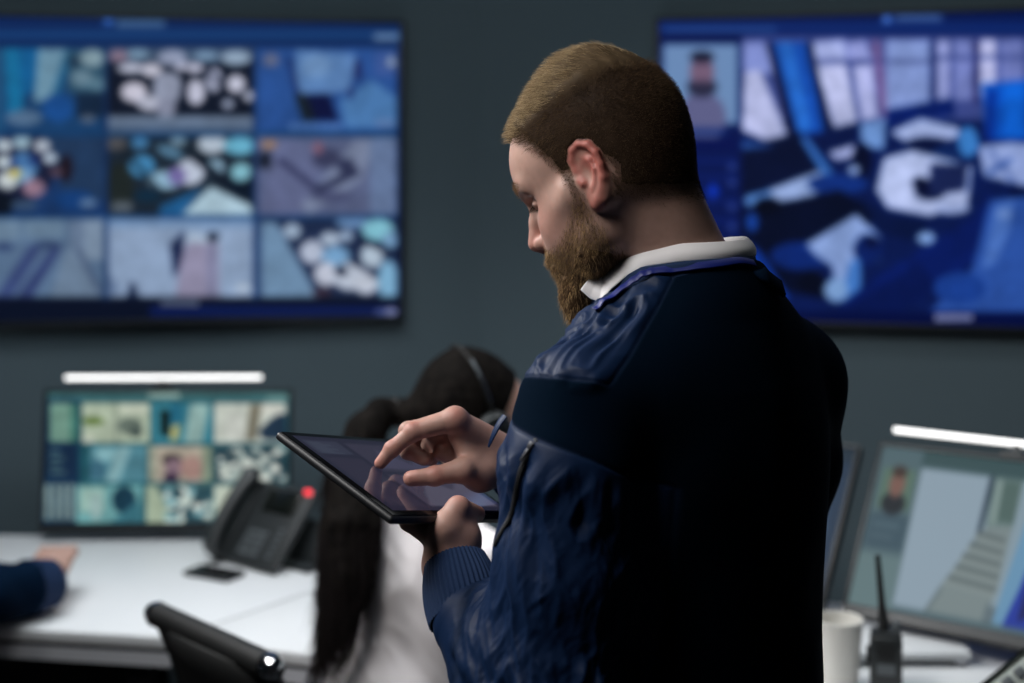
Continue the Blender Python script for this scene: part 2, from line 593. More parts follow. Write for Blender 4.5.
    p.line(280, 160, 318, 190, 7, (54, 58, 92)); p.line(318, 190, 356, 172, 8, (46, 52, 84)); p.ell(326, 158, 14, 10, (60, 64, 96)); p.ell(346, 166, 9, 8, (50, 56, 88)); p.ell(318, 148, 5, 6, (136, 96, 116)); p.rect(258, 152, 272, 168, (26, 32, 48)); p.rect(262, 141, 276, 148, (160, 124, 96)); p.ell(330, 196, 22, 5, (74, 80, 116))
    c = (-40, 219, 105, 297)
    p.clip = c
    p.rect(*c, (92, 118, 150)); p.rect(-40, 219, 20, 240, (112, 138, 164)); p.rect(24, 219, 64, 238, (108, 134, 160)); p.rect(70, 219, 84, 297, (104, 124, 152)); p.rect(84, 219, 105, 260, (124, 144, 168))
    p.poly([(-5, 297), (30, 245), (44, 245), (12, 297)], (60, 76, 124)); p.poly([(16, 297), (52, 248), (62, 248), (32, 297)], (54, 68, 116)); p.ell(48, 245, 14, 4, (54, 72, 110)); p.ell(4, 247, 10, 4, (52, 70, 112)); p.poly([(50, 297), (66, 250), (84, 250), (100, 297)], (112, 134, 160)); p.line(78, 250, 100, 292, 4, (72, 88, 120))
    c = (107, 219, 253, 297)
    p.clip = c
    p.rect(*c, (146, 168, 200)); p.rect(107, 219, 253, 228, (122, 152, 190)); p.poly([(170, 244), (184, 231), (182, 262), (174, 278)], (22, 34, 72)); p.poly([(190, 232), (220, 240), (220, 246), (186, 244)], (172, 190, 212))
    p.poly([(186, 243), (219, 243), (219, 297), (176, 297), (180, 262)], (146, 142, 170)); p.poly([(207, 243), (216, 243), (216, 297), (207, 297)], (126, 128, 160)); p.ell(213, 237, 6, 5, (20, 28, 48)); p.poly([(126, 297), (132, 280), (140, 297)], (30, 44, 76)); p.poly([(107, 270), (120, 290), (107, 297)], (110, 134, 172)); p.rect(236, 284, 250, 292, (176, 192, 212))
    c = (257, 219, 397, 297)
    p.clip = c
    p.rect(*c, (30, 44, 76)); p.poly([(257, 222), (276, 222), (318, 297), (257, 297)], (112, 144, 176)); p.rect(257, 222, 262, 297, (60, 84, 124))
    for x, y, rx, ry, k in [(292, 231, 9, 8, (160, 180, 204)), (312, 252, 12, 12, (186, 196, 218)), (330, 239, 10, 7, (176, 192, 214)), (346, 236, 7, 6, (150, 172, 200)), (352, 222, 16, 6, (110, 146, 190)), (378, 230, 16, 11, (132, 196, 214)), (336, 256, 14, 10, (120, 166, 208)), (326, 274, 12, 12, (198, 204, 222)), (350, 276, 18, 14, (196, 206, 224)), (372, 256, 11, 13, (186, 204, 222)), (366, 284, 12, 10, (198, 206, 222)), (388, 282, 10, 22, (128, 178, 212)), (390, 240, 7, 9, (120, 160, 196))]:
        p.ell(x, y, rx, ry, k)
    p.ell(341, 271, 6, 5, (16, 24, 48)); p.line(362, 240, 396, 254, 5, (14, 22, 44)); p.line(352, 262, 376, 272, 4, (18, 28, 56)); p.ell(322, 292, 10, 4, (60, 44, 60))
    p.clip = None
    p.rect(104, 46, 108, 300, (20, 46, 92)); p.rect(253, 46, 257, 300, (22, 50, 98)); p.rect(-40, 132, 397, 137, (22, 62, 108)); p.rect(-40, 215, 397, 219, (24, 62, 112))
    p.noise(.06, 30, (-40, 47, 398, 298)); p.noise(.06, 6, (-40, 47, 398, 298))
    p.blur(1.9)
    p.rect(161, 299, 199, 306, (74, 84, 108)); p.ell(386, 312, 12, 3, (70, 84, 140)); p.ell(391, 312, 5, 4, (120, 128, 170))
    return p


def pic_tv_right():
    p = Pic(650, 4, 1240, 352, (11, 27, 80))
    p.rect(650, 4, 1240, 30, (12, 36, 92)); p.rect(650, 22, 1240, 34, (22, 54, 118)); p.rect(650, 312, 1240, 352, (9, 22, 74))
    p.poly([(881, 22), (887, 13), (893, 22)], (120, 160, 240)); p.rect(895, 14, 942, 21, (86, 110, 160)); p.rect(664, 27, 776, 32, (60, 90, 150))
    # side column with the portrait
    p.rect(660, 38, 740, 320, (15, 34, 92))
    p.rect(663, 44, 738, 124, (132, 156, 192)); p.ell(702, 118, 24, 26, (120, 116, 150)); p.ell(702, 87, 15, 10, (58, 56, 78)); p.ell(702, 72, 12, 17, (140, 112, 132)); p.ell(702, 57, 12, 6, (46, 44, 66)); p.ell(702, 86, 10, 5, (70, 62, 84))
    p.rect(676, 128, 726, 134, (44, 66, 130)); p.rect(664, 138, 738, 150, (12, 28, 92))
    for y in (160, 176, 200, 220): p.rect(664, y, 738, y + 2, (30, 56, 140)); p.rect(728, y + 4, 736, y + 10, (70, 84, 150))
    p.poly([(713, 182), (720, 191), (713, 200), (706, 191)], (24, 70, 190))
    # the room seen by the camera
    c = (742, 36, 1232, 312)
    p.clip = c
    p.rect(*c, (18, 38, 92))
    p.rect(742, 36, 1232, 120, (84, 92, 150))
    p.poly([(742, 42), (764, 42), (780, 68), (780, 76), (742, 70)], (150, 158, 212)); p.poly([(744, 72), (760, 70), (790, 140), (776, 146), (742, 130)], (196, 198, 232))
    p.poly([(766, 42), (774, 42), (800, 136), (790, 140)], (26, 30, 66)); p.poly([(772, 42), (812, 42), (830, 130), (798, 136)], (34, 92, 178)); p.poly([(778, 42), (792, 42), (812, 128), (800, 134)], (58, 122, 204)); p.poly([(806, 42), (812, 42), (832, 130), (824, 130)], (14, 26, 62))
    p.poly([(812, 42), (844, 40), (848, 62), (816, 64)], (178, 184, 226)); p.poly([(816, 66), (846, 64), (858, 122), (834, 128)], (200, 202, 236)); p.poly([(846, 42), (866, 41), (872, 60), (850, 62)], (164, 168, 218)); p.poly([(852, 66), (872, 64), (878, 118), (862, 122)], (186, 188, 228)); p.poly([(870, 40), (882, 40), (890, 118), (880, 120)], (118, 108, 160)); p.line(875, 42, 886, 118, 2.5, (160, 110, 150))
    p.rect(886, 40, 930, 110, (152, 166, 214)); p.rect(930, 40, 936, 108, (40, 50, 104)); p.rect(936, 40, 950, 106, (164, 168, 214)); p.rect(954, 40, 972, 100, (140, 146, 200)); p.rect(974, 40, 978, 104, (60, 50, 96)); p.rect(980, 40, 996, 96, (196, 196, 230)); p.rect(1000, 40, 1024, 84, (132, 138, 192)); p.rect(1030, 40, 1060, 84, (150, 156, 206)); p.rect(936, 56, 1232, 59, (76, 84, 140)); p.line(810, 60, 932, 62, 2, (60, 64, 110))
    p.rect(1064, 40, 1232, 100, (110, 120, 178))
    p.poly([(742, 146), (800, 132), (830, 172), (742, 196)], (14, 26, 62)); p.poly([(742, 150), (776, 146), (742, 140)], (60, 96, 160))
    p.poly([(800, 138), (806, 136), (836, 176), (826, 180)], (78, 128, 196)); p.poly([(806, 136), (858, 122), (858, 146), (826, 158)], (16, 34, 84)); p.poly([(860, 124), (886, 118), (884, 150), (862, 146)], (130, 160, 210))
    p.poly([(742, 200), (820, 170), (834, 186), (782, 208)], (168, 184, 224)); p.poly([(746, 196), (770, 190), (776, 206), (746, 206)], (110, 150, 206)); p.poly([(828, 152), (856, 144), (852, 158), (836, 160)], (180, 184, 222)); p.ell(862, 160, 10, 18, (10, 18, 50)); p.ell(854, 170, 6, 5, (160, 176, 216)); p.ell(838, 184, 30, 10, (30, 66, 140))
    p.poly([(742, 210), (780, 202), (840, 190), (880, 214), (850, 244), (808, 252), (830, 300), (780, 290), (760, 250), (742, 236)], (10, 20, 50)); p.ell(768, 206, 14, 9, (8, 14, 38)); p.poly([(742, 240), (764, 256), (790, 300), (742, 306)], (26, 72, 160)); p.ell(800, 256, 30, 14, (24, 56, 126)); p.ell(752, 222, 6, 10, (40, 86, 170)); p.ell(812, 284, 16, 12, (10, 16, 40))
    p.poly([(886, 110), (952, 98), (956, 114), (886, 128)], (14, 42, 112)); p.poly([(890, 132), (920, 118), (960, 128), (958, 138), (912, 146)], (178, 188, 226)); p.ell(928, 144, 22, 7, (16, 28, 72)); p.ell(946, 158, 14, 14, (24, 54, 110))
    p.poly([(884, 158), (912, 150), (944, 158), (972, 166), (968, 204), (930, 216), (888, 208), (876, 190)], (190, 198, 232)); p.ell(930, 190, 16, 10, (14, 22, 58)); p.poly([(930, 164), (968, 164), (966, 190), (930, 196)], (40, 50, 94)); p.ell(920, 182, 8, 5, (14, 20, 50)); p.ell(952, 208, 18, 6, (180, 190, 228))
    p.ell(968, 142, 10, 16, (84, 146, 210)); p.poly([(982, 84), (1024, 80), (1100, 86), (1100, 140), (986, 140)], (20, 96, 190)); p.rect(1004, 84, 1024, 136, (28, 116, 214)); p.poly([(988, 90), (996, 90), (994, 140), (986, 140)], (14, 60, 150))
    p.poly([(978, 146), (1010, 142), (1100, 148), (1100, 190), (1024, 186), (984, 176)], (160, 172, 214)); p.line(990, 150, 1016, 184, 2, (70, 90, 150)); p.line(1010, 160, 990, 172, 4, (60, 90, 160)); p.poly([(1008, 190), (1060, 188), (1060, 206), (1012, 204)], (10, 22, 64))
    p.poly([(806, 244), (856, 214), (880, 236), (880, 262), (860, 260), (852, 300), (836, 296), (832, 266), (816, 256)], (154, 172, 216)); p.ell(868, 250, 14, 16, (20, 44, 104)); p.ell(872, 242, 7, 6, (14, 24, 66)); p.poly([(850, 262), (860, 258), (862, 296), (840, 302)], (92, 140, 206)); p.ell(836, 290, 12, 12, (150, 178, 220))
    p.poly([(858, 196), (896, 216), (926, 220), (926, 244), (880, 232)], (14, 32, 76)); p.ell(926, 238, 9, 6, (150, 176, 220)); p.poly([(872, 280), (926, 246), (976, 216), (990, 188), (992, 206), (976, 260), (920, 300), (840, 312), (840, 304)], (16, 40, 108)); p.poly([(860, 300), (920, 262), (940, 290), (900, 312), (840, 312)], (14, 34, 92))
    p.poly([(990, 200), (1024, 196), (1100, 204), (1100, 312), (930, 312), (972, 270)], (64, 98, 168)); p.poly([(996, 206), (1014, 200), (1010, 230), (996, 262), (982, 270)], (96, 128, 192)); p.ell(960, 288, 26, 16, (42, 78, 150)); p.ell(1004, 214, 8, 5, (130, 156, 210)); p.poly([(1040, 220), (1120, 210), (1160, 312), (1080, 312)], (30, 50, 120))
    p.ell(1140, 180, 50, 26, (170, 184, 224)); p.ell(1150, 176, 20, 10, (20, 30, 70)); p.poly([(1100, 240), (1232, 220), (1232, 312), (1120, 312)], (20, 40, 104))
    p.clip = None
    p.noise(.06, 30, (742, 36, 1232, 312)); p.noise(.06, 6, (742, 36, 1232, 312))
    p.blur(2.4)
    p.a = 255 * 1.06 * (p.a / 255) ** np.array([1.32, 1.24, 1.17])
    p.rect(935, 314, 972, 321, (104, 112, 158)); p.rect(1190, 318, 1224, 326, (90, 110, 170))
    return p


def pic_monitor_left():
    p = Pic(36, 388, 300, 530, (34, 84, 96))
    p.rect(36, 388, 300, 400, (66, 108, 112)); p.rect(36, 399, 80, 530, (20, 50, 76)); p.rect(50, 403, 76, 442, (118, 158, 142)); p.rect(70, 403, 78, 442, (70, 124, 112)); p.rect(148, 391, 180, 398, (140, 170, 164)); p.rect(266, 396, 288, 401, (110, 148, 146))
    p.rect(46, 444, 76, 480, (22, 44, 72))
    for k in range(4): p.rect(50, 450 + 7 * k, 60 + (k * 5) % 9, 453 + 7 * k, (80, 112, 116))
    for k in range(4): p.rect(45 + 8 * k, 484, 50 + 8 * k, 520, (140, 160, 158))
    r1, r2, r3 = (403, 443), (446, 482), (485, 524)
    def cell(x0, y0, x1, y1, c): p.clip = (x0, y0, x1, y1); p.rect(x0, y0, x1, y1, c)
    cell(82, r1[0], 150, r1[1], (176, 190, 168)); p.rect(115, 403, 117, 443, (120, 130, 120)); p.ell(93, 421, 11, 4, (96, 122, 56)); p.ell(130, 426, 13, 9, (106, 120, 110)); p.ell(136, 432, 6, 6, (70, 84, 80)); p.rect(82, 436, 94, 443, (200, 206, 190)); p.rect(120, 404, 148, 414, (188, 196, 178))
    cell(152, r1[0], 212, r1[1], (58, 130, 148)); p.rect(160, 410, 170, 436, (16, 34, 34)); p.poly([(172, 426), (180, 424), (178, 440), (170, 440)], (188, 184, 120)); p.poly([(190, 404), (210, 404), (202, 443), (184, 443)], (150, 184, 180)); p.rect(170, 404, 182, 424, (40, 112, 140))
    cell(214, r1[0], 286, r1[1], (196, 202, 192)); p.poly([(250, 404), (262, 404), (256, 440), (246, 440)], (124, 120, 104)); p.poly([(272, 418), (286, 410), (286, 440), (264, 440), (258, 432)], (34, 54, 74)); p.rect(262, 404, 286, 414, (214, 216, 206)); p.rect(226, 414, 244, 440, (206, 210, 202))
    cell(90, r2[0], 146, r2[1], (88, 142, 156)); p.ell(106, 454, 11, 7, (136, 184, 192)); p.poly([(118, 446), (132, 446), (118, 482), (106, 482)], (130, 170, 176)); p.ell(96, 470, 10, 10, (62, 106, 126)); p.ell(136, 466, 9, 14, (78, 128, 142))
    cell(148, r2[0], 212, r2[1], (176, 166, 150)); p.ell(172, 460, 10, 6, (52, 44, 48)); p.ell(174, 467, 9, 9, (140, 116, 128)); p.ell(171, 478, 8, 6, (64, 48, 70)); p.ell(192, 468, 12, 12, (164, 132, 124)); p.rect(148, 446, 156, 482, (150, 156, 140)); p.rect(202, 446, 212, 482, (136, 150, 130))
    cell(214, r2[0], 286, r2[1], (42, 68, 78))
    blobs(p, (218, 447, 286, 481), 34, [(206, 214, 204), (180, 196, 190), (226, 230, 220)], 3, 7, 3); blobs(p, (222, 450, 284, 480), 12, [(36, 56, 66)], 2, 4, 4)
    p.clip = (76, r3[0], 142, r3[1]); p.rect(76, r3[0], 142, r3[1], (112, 168, 170)); p.rect(80, 488, 104, 512, (160, 196, 186)); p.ell(124, 500, 12, 14, (24, 58, 76)); p.poly([(108, 524), (140, 500), (142, 524)], (60, 116, 130)); p.ell(96, 506, 6, 14, (150, 178, 176))
    cell(146, r3[0], 212, r3[1], (140, 166, 150)); p.poly([(146, 486), (156, 486), (172, 524), (146, 524)], (168, 184, 160)); p.poly([(158, 486), (212, 486), (212, 524), (174, 524)], (44, 76, 86))
    blobs(p, (164, 487, 212, 524), 24, [(210, 222, 212), (128, 176, 184), (224, 228, 218)], 3, 8, 8); p.ell(178, 494, 5, 5, (30, 60, 72)); p.ell(196, 500, 4, 4, (34, 60, 70))
    cell(214, r3[0], 286, r3[1], (196, 206, 190)); p.poly([(252, 486), (286, 486), (286, 524), (262, 524)], (128, 158, 150)); p.rect(270, 486, 280, 500, (196, 212, 200))
    p.clip = None
    p.noise(.08, 8)
    p.blur(1.2)
    return p


def pic_corridor():
    """unit square, u right and v down, in hundredths"""
    p = Pic(0, 0, 200, 112, (92, 112, 120), 2.0)
    p.rect(0, 0, 200, 12, (64, 88, 92)); p.rect(0, 0, 38, 112, (92, 112, 120))
    p.rect(5, 15, 35, 44, (100, 124, 110)); p.ell(20, 40, 11, 8, (30, 36, 44)); p.ell(20, 26, 7, 10, (142, 98, 88)); p.ell(20, 17, 7, 4, (70, 52, 46))
    p.rect(2, 48, 37, 72, (68, 90, 104)); p.rect(6, 54, 30, 57, (92, 112, 124)); p.rect(6, 62, 26, 65, (86, 106, 118)); p.rect(0, 76, 38, 112, (112, 132, 136))
    p.clip = (39, 12, 200, 108)
    p.rect(39, 12, 200, 108, (156, 168, 182))
    p.poly([(39, 12), (128, 12), (122, 60), (92, 88), (78, 108), (39, 108)], (166, 178, 194))
    p.poly([(126, 12), (134, 12), (128, 50), (122, 60)], (56, 72, 88)); p.rect(132, 12, 168, 46, (120, 138, 138)); p.rect(144, 14, 164, 42, (92, 112, 108)); p.rect(136, 14, 143, 44, (150, 164, 160))
    p.poly([(124, 58), (134, 46), (164, 44), (158, 96), (150, 108), (80, 108), (94, 88)], (142, 150, 152))
    for k in range(5):
        y = 50 + 8 * k
        p.poly([(124 - 6 * k, y), (158, y + 3), (158, y + 6), (122 - 6 * k, y + 3)], (104, 112, 114)); p.poly([(122 - 6 * k, y + 3), (158, y + 6), (158, y + 9), (120 - 6 * k, y + 6)], (156, 162, 162))
    p.poly([(92, 90), (96, 92), (84, 108), (78, 108)], (122, 132, 136))
    p.poly([(168, 12), (200, 12), (200, 108), (150, 108), (160, 84)], (156, 170, 184)); p.poly([(150, 96), (176, 100), (170, 108), (148, 108)], (112, 124, 132))
    p.poly([(178, 40), (200, 30), (200, 108), (160, 108), (168, 76)], (122, 164, 200)); p.poly([(200, 44), (200, 108), (172, 108), (184, 84)], (34, 60, 170)); p.poly([(200, 60), (200, 100), (188, 104), (192, 80)], (22, 30, 96))
    p.clip = None
    p.blur(1.4)
    p.a = p.a * np.array([.87, .92, .92])
    return p


def pic_dim():
    p = Pic(0, 0, 200, 112, (30, 52, 76), 1.0)
    p.rect(0, 0, 200, 10, (24, 44, 60)); p.rect(8, 14, 90, 60, (46, 76, 110)); p.rect(96, 14, 190, 60, (40, 66, 92)); p.rect(8, 64, 90, 106, (52, 84, 112)); p.rect(96, 64, 190, 106, (58, 92, 124))
    blobs(p, (10, 16, 190, 104), 40, [(70, 110, 150), (30, 50, 72), (84, 124, 160)], 4, 12, 5)
    p.blur(1.5)
    return p


def pic_tablet():
    p = Pic(0, 0, 200, 140, (34, 34, 48), 1.5)
    p.rect(0, 0, 200, 140, (36, 36, 52)); p.rect(6, 8, 60, 34, (48, 50, 66))
    for k in range(6): p.rect(12, 12 + k * 4, 30 + (k * 13) % 24, 13.5 + k * 4, (70, 78, 92))
    p.rect(70, 10, 192, 66, (50, 48, 64)); p.rect(70, 72, 192, 132, (58, 54, 70)); p.rect(8, 42, 62, 132, (44, 42, 58))
    p.poly([(70, 132), (120, 80), (150, 100), (192, 72), (192, 132)], (76, 72, 88)); p.poly([(80, 60), (110, 20), (140, 50), (170, 24), (192, 60)], (62, 60, 80))
    p.blur(1.0)
    return p
# ------------------------------------------------------------------ materials of the room
M = {}
M['wall'] = material('wall_paint', rgb(100, 116, 124), 0.85, spec=0.25, bump=(60, 0.15, 0.002), mix=(rgb(92, 108, 116), 1.5))
M['floor'] = material('carpet', rgb(40, 44, 50), 0.95, bump=(400, 0.6, 0.003), mix=(rgb(28, 31, 36), 60))
M['ceiling'] = material('ceiling_paint', rgb(70, 72, 74), 0.9)
M['desk'] = material('white_laminate', rgb(222, 224, 226), 0.42, mix=(rgb(214, 217, 220), 3))
M['desk_edge'] = material('desk_edge', rgb(190, 192, 198), 0.5)
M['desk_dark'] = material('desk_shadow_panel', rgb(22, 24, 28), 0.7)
M['black'] = material('black_plastic', rgb(38, 42, 44), 0.42, bump=(600, 0.1, 0.0006))
M['black_soft'] = material('black_rubber', rgb(12, 14, 15), 0.6)
M['grey_plastic'] = material('grey_plastic', rgb(86, 92, 96), 0.45)
M['bezel'] = material('bezel_plastic', rgb(27, 32, 36), 0.4)
M['chrome'] = material('chrome', rgb(210, 212, 216), 0.12, metal=1.0)
M['steel'] = material('steel', rgb(120, 124, 128), 0.3, metal=1.0)
M['screen'] = material('lit_screen', rgb(5, 6, 8), 0.45, spec=0.12, emit='attr', emit_strength=0.85)
M['lamp'] = material('lamp_diffuser', rgb(240, 240, 240), 0.5, emit=(1.0, 0.99, 0.97, 1), emit_strength=1.7)
M['red_led'] = material('red_led', rgb(200, 30, 40), 0.4, emit=(1.0, 0.05, 0.07, 1), emit_strength=1.6)
M['paper'] = material('white_paper', rgb(226, 224, 218), 0.7, bump=(200, 0.1, 0.0005))
M['badge'] = material('badge_print', rgb(150, 156, 170), 0.4, emit=rgb(110, 116, 136), emit_strength=0.25)

# ------------------------------------------------------------------ room shell
CORNER = np.array([-0.089, 3.95])
AL, AR = math.radians(10.0), math.radians(14.0)
DL = np.array([-math.cos(AL), -math.sin(AL)])          # along the left wall, away from the corner
DR = np.array([math.cos(AR), -math.sin(AR)])
ROOM_H = 2.8


def wall_between(name, p, q, back):
    b = MB()
    n = np.array(back, float)
    poly = [p, q, q + n * .12, p + n * .12]
    area = sum(poly[i][0] * poly[(i + 1) % 4][1] - poly[(i + 1) % 4][0] * poly[i][1] for i in range(4))
    if area < 0: poly = poly[::-1]
    b.prism([tuple(v) for v in poly], 0, ROOM_H)
    return tag(b.build(name, M['wall'], smooth=False), kind='structure')


WL, WR = CORNER + DL * 3.2, CORNER + DR * 3.6
wall_between('wall_left', WL, CORNER, (0.0, 1.0))
wall_between('wall_right', CORNER, WR, (0.0, 1.0))
b = MB(); b.box((8, 8.2, .1), (0.1, 0.9, -.05)); tag(b.build('floor', M['floor'], smooth=False), kind='structure')
b = MB(); b.box((8, 8.2, .1), (0.1, 0.9, ROOM_H + .05)); tag(b.build('ceiling', M['ceiling'], smooth=False), kind='structure')
for nm, D0, side in (('baseboard_left', DL, 3.2), ('baseboard_right', DR, 3.6)):
    n = np.array([-D0[1], D0[0]]); n = n if n[1] < 0 else -n
    p, q = CORNER + D0 * .02, CORNER + D0 * side
    poly = [p, q, q + n * .015, p + n * .015]
    area = sum(poly[i][0] * poly[(i + 1) % 4][1] - poly[(i + 1) % 4][0] * poly[i][1] for i in range(4))
    if area < 0: poly = poly[::-1]
    b = MB(); b.prism([tuple(v) for v in poly], 0.001, 0.09)
    tag(b.build(nm, M['desk_dark'], smooth=False), kind='structure')


# ------------------------------------------------------------------ screens
def panel_matrix(origin, right, tilt):
    """panel space: x right, z up, y into the panel's back; origin = lower left corner of the picture"""
    a = Vector((right[0], right[1], 0)).normalized()
    h = Vector((-a.y, a.x, 0))                       # away from the viewer
    up = (Vector((0, 0, 1)) * math.cos(tilt) + h * math.sin(tilt))
    back = a.cross(up) * -1
    m = Matrix((a, -(a.cross(up)) * -1 if False else up.cross(a), up)).transposed().to_4x4()
    m.translation = Vector(origin)
    return m


def place(o, Mw):
    o.matrix_parent_inverse = Matrix.Identity(4)
    o.matrix_basis = (world_matrix(o.parent).inverted() @ Mw) if o.parent else Mw
    return o


def screen_mesh(root, Mw, w, h, pic, nx, nz, by_photo, name_of=''):
    X, Z = np.meshgrid(np.linspace(0, w, nx), np.linspace(0, h, nz))
    V = np.stack([X.ravel(), np.full(X.size, -0.0012), Z.ravel()], 1)
    if by_photo:
        A = np.array(Mw)
        pw = V @ A[:3, :3].T + A[:3, 3]
        q = proj(pw)
        c = pic.sample(q[:, 0], q[:, 1])
    else:
        u_ = np.interp(X.ravel() / w * 200.0, [0, 30, 116, 170, 200], [0, 39, 200, 90, 40]) if name_of == 'corridor' else X.ravel() / w * 200.0
        c = pic.sample(u_, (1 - Z.ravel() / h) * 112.0)
    i = np.arange(nx * nz).reshape(nz, nx)
    Fq = np.stack([i[:-1, :-1], i[:-1, 1:], i[1:, 1:], i[1:, :-1]], -1).reshape(-1, 4)
    o = mesh_from('screen', V, Fq, M['screen'], root, smooth=False, attrs={'picture': lin(c)}, world=False)
    return place(o, Mw)


def display(name, origin, right, tilt, w, h, bez, chin, thick, pic, nx, nz, label, cat, group, by_photo=True, stand=None, foot=None):
    Mw = panel_matrix(origin, right, tilt)
    c = Mw @ Vector((w / 2, 0, 0))
    base = foot if foot is not None else (c.x, c.y, c.z)
    root = empty(name, base, math.atan2(right[1], right[0]), label, cat, group)
    m = MB()
    H, W = h + bez + chin, w + 2 * bez
    # back shell with a shallow rim standing round the picture
    m.box((W, thick, H), (w / 2, thick / 2, (h + bez - chin) / 2), bevel=.006)
    m.box((W * .62, thick * .8, H * .5), (w / 2, thick * 1.2, h * .45), bevel=.012)
    place(m.build('casing', M['bezel'], root), Mw)
    r = MB()
    for sx, sz, x, z in ((W, bez, w / 2, h + bez / 2), (W, chin, w / 2, -chin / 2), (bez, h, -bez / 2, h / 2), (bez, h, w + bez / 2, h / 2)):
        r.box((sx, .006, sz), (x, -.003, z), bevel=.0015)
    place(r.build('bezel', M['bezel'], root), Mw)
    screen_mesh(root, Mw, w, h, pic, nx, nz, by_photo, 'corridor' if 'corridor' in label else '')
    if stand == 'wall':
        k = MB(); k.box((w * .4, .008, h * .4), (w / 2, thick * 1.2 + .007, h / 2)); place(k.build('wall_bracket', M['black'], root), Mw)
    if stand in ('arm', 'foot'):
        neck_top = Mw @ Vector((w / 2, thick * 1.5, h * .42))
        k = MB()
        inv = Matrix.Translation(base) @ Matrix.Rotation(math.atan2(right[1], right[0]), 4, 'Z')
        loc = inv.inverted() @ neck_top
        if stand == 'foot':
            k.tube([(0, .06, .006), (0, .07, loc.z * .5), (0, loc.y + .01, loc.z - .01), (0, loc.y, loc.z)], [.03, .026, .024, .022], n=12, flat=.6)
            k.build('stand_neck', M['black'], root)
            q = MB(); q.box((.26, .2, .012), (0, .06, .0065), bevel=.005); q.build('stand_base', M['black'], root)
        else:
            k.tube([(0, loc.y + .03, .02), (0, loc.y + .03, loc.z), (0, loc.y, loc.z)], .017, n=12)
            k.build('monitor_arm', M['black'], root)
            q = MB(); q.box((.07, .06, .02), (0, loc.y + .03, .0105), bevel=.004); q.build('clamp', M['black'], root)
    return root, Mw


TVW, TVH = 1.428, 0.793
# left wall television: its right edge is nearest the corner
nl = np.array([math.sin(AL), -math.cos(AL)])          # out of the left wall
pl = CORNER + DL * (0.226 + TVW) + nl * 0.032
pr = CORNER + DR * 0.505 + np.array([-math.sin(AR), -math.cos(AR)]) * 0.032
TVZ = 1.238
tv1, TM1 = display('wall_television', (pl[0], pl[1], TVZ), -DL, 0.0, TVW, TVH, .010, .018, .018, pic_tv_left(), 380, 206,
                   'large wall television showing a grid of nine camera views', 'television', None, stand='wall')
tv2, TM2 = display('wall_television', (pr[0], pr[1], TVZ), DR, 0.0, TVW, TVH, .010, .018, .018, pic_tv_right(), 380, 206,
                   'large wall television showing one blue office view beside a portrait', 'television', None, stand='wall')

# ------------------------------------------------------------------ desks
DZ = 0.74


def desk(poly, nf, label, inset=.10, legs=(0, 1, 2, 3)):
    """poly: plan, counter-clockwise; its first nf edges are the front"""
    P = np.array(poly, float)
    c = P.mean(0)
    root = empty('desk', (c[0], c[1], 0), 0, label, 'desk', None)
    L = [tuple(p - c) for p in P]
    m = MB(); m.prism(L, DZ - .024, DZ, bevel=.003); m.build('desktop', M['desk'], root)
    d = n = f0 = f1 = None
    def strip(off, t, z0, z1, name, mat, e=0.01):
        a, bq = f0 + d * e + n * off, f1 - d * e + n * off
        q = MB(); q.prism([tuple(a), tuple(bq), tuple(bq + n * t), tuple(a + n * t)], z0, z1); return q.build(name, mat, root, smooth=False)
    for fi in range(nf):
        f0, f1 = P[fi] - c, P[fi + 1] - c
        d = (f1 - f0) / np.linalg.norm(f1 - f0)
        n = np.array([-d[1], d[0]])                       # inward
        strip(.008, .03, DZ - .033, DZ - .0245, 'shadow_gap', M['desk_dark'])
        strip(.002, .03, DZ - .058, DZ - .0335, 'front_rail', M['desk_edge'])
    f0, f1 = P[0] - c, P[nf] - c
    d = (f1 - f0) / np.linalg.norm(f1 - f0)
    n = np.array([-d[1], d[0]])
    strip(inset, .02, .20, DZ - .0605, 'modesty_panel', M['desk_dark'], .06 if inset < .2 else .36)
    for k in legs:
        a = np.array(L[k]) * .80
        q = MB(); q.box((.05, .05, DZ - .026), (0, 0, (DZ - .026) / 2), bevel=.003)
        q.build('leg', M['desk_dark'], root, loc=(a[0], a[1], 0), rot=(0, 0, math.atan2(d[1], d[0])))
    return root


g = .002
desk([(-1.72, 2.885), (-.642, 2.706), (-.14, 3.425), (-1.72, 3.50)], 1, 'white control desk section at the left holding the screen wall monitor and phone')
desk([(-.637, 2.704), (-.37, 2.610), (-.21, 2.72), (.16, 2.745), (.60, 3.24), (-.134, 3.423)], 3, 'white control desk section the dark-haired woman sits at', .42, (0, 4, 5))
desk([(.166, 2.742), (.44, 2.30), (.80, 1.95), (1.62, 2.42), (1.62, 2.60), (.645, 2.925), (.606, 3.237)], 2, 'white control desk section at the right under the cup and radio', .10, (1, 2, 4, 6))

# ------------------------------------------------------------------ desk monitors
def unproject_edge(x0, y0, d0, ang):
    return px(x0, y0, d0)


# left monitor
o1 = px(43, 523, 3.42)
a1 = np.array([1.0, 0.02]) / math.hypot(1.0, .02)
mon1, MM1 = display('desk_monitor', o1, a1, math.radians(7), .585, .309, .008, .026, .022, pic_monitor_left(), 260, 140,
                    'desk monitor at the left showing a grid of small camera pictures', 'monitor', None, stand='arm', foot=(o1[0] + .29, o1[1] + .0, DZ))
# right monitor, turned and leaning back
o2 = px(848, 603, 2.72)
a2 = np.array([.80, -.60])
mon2, MM2 = display('desk_monitor', o2, a2, math.radians(33), .575, .325, .008, .024, .022, pic_corridor(), 220, 124,
                    'desk monitor at the right leaning back with a corridor view', 'monitor', None, by_photo=False, stand='foot', foot=(o2[0] + .37, o2[1] - .10, DZ))
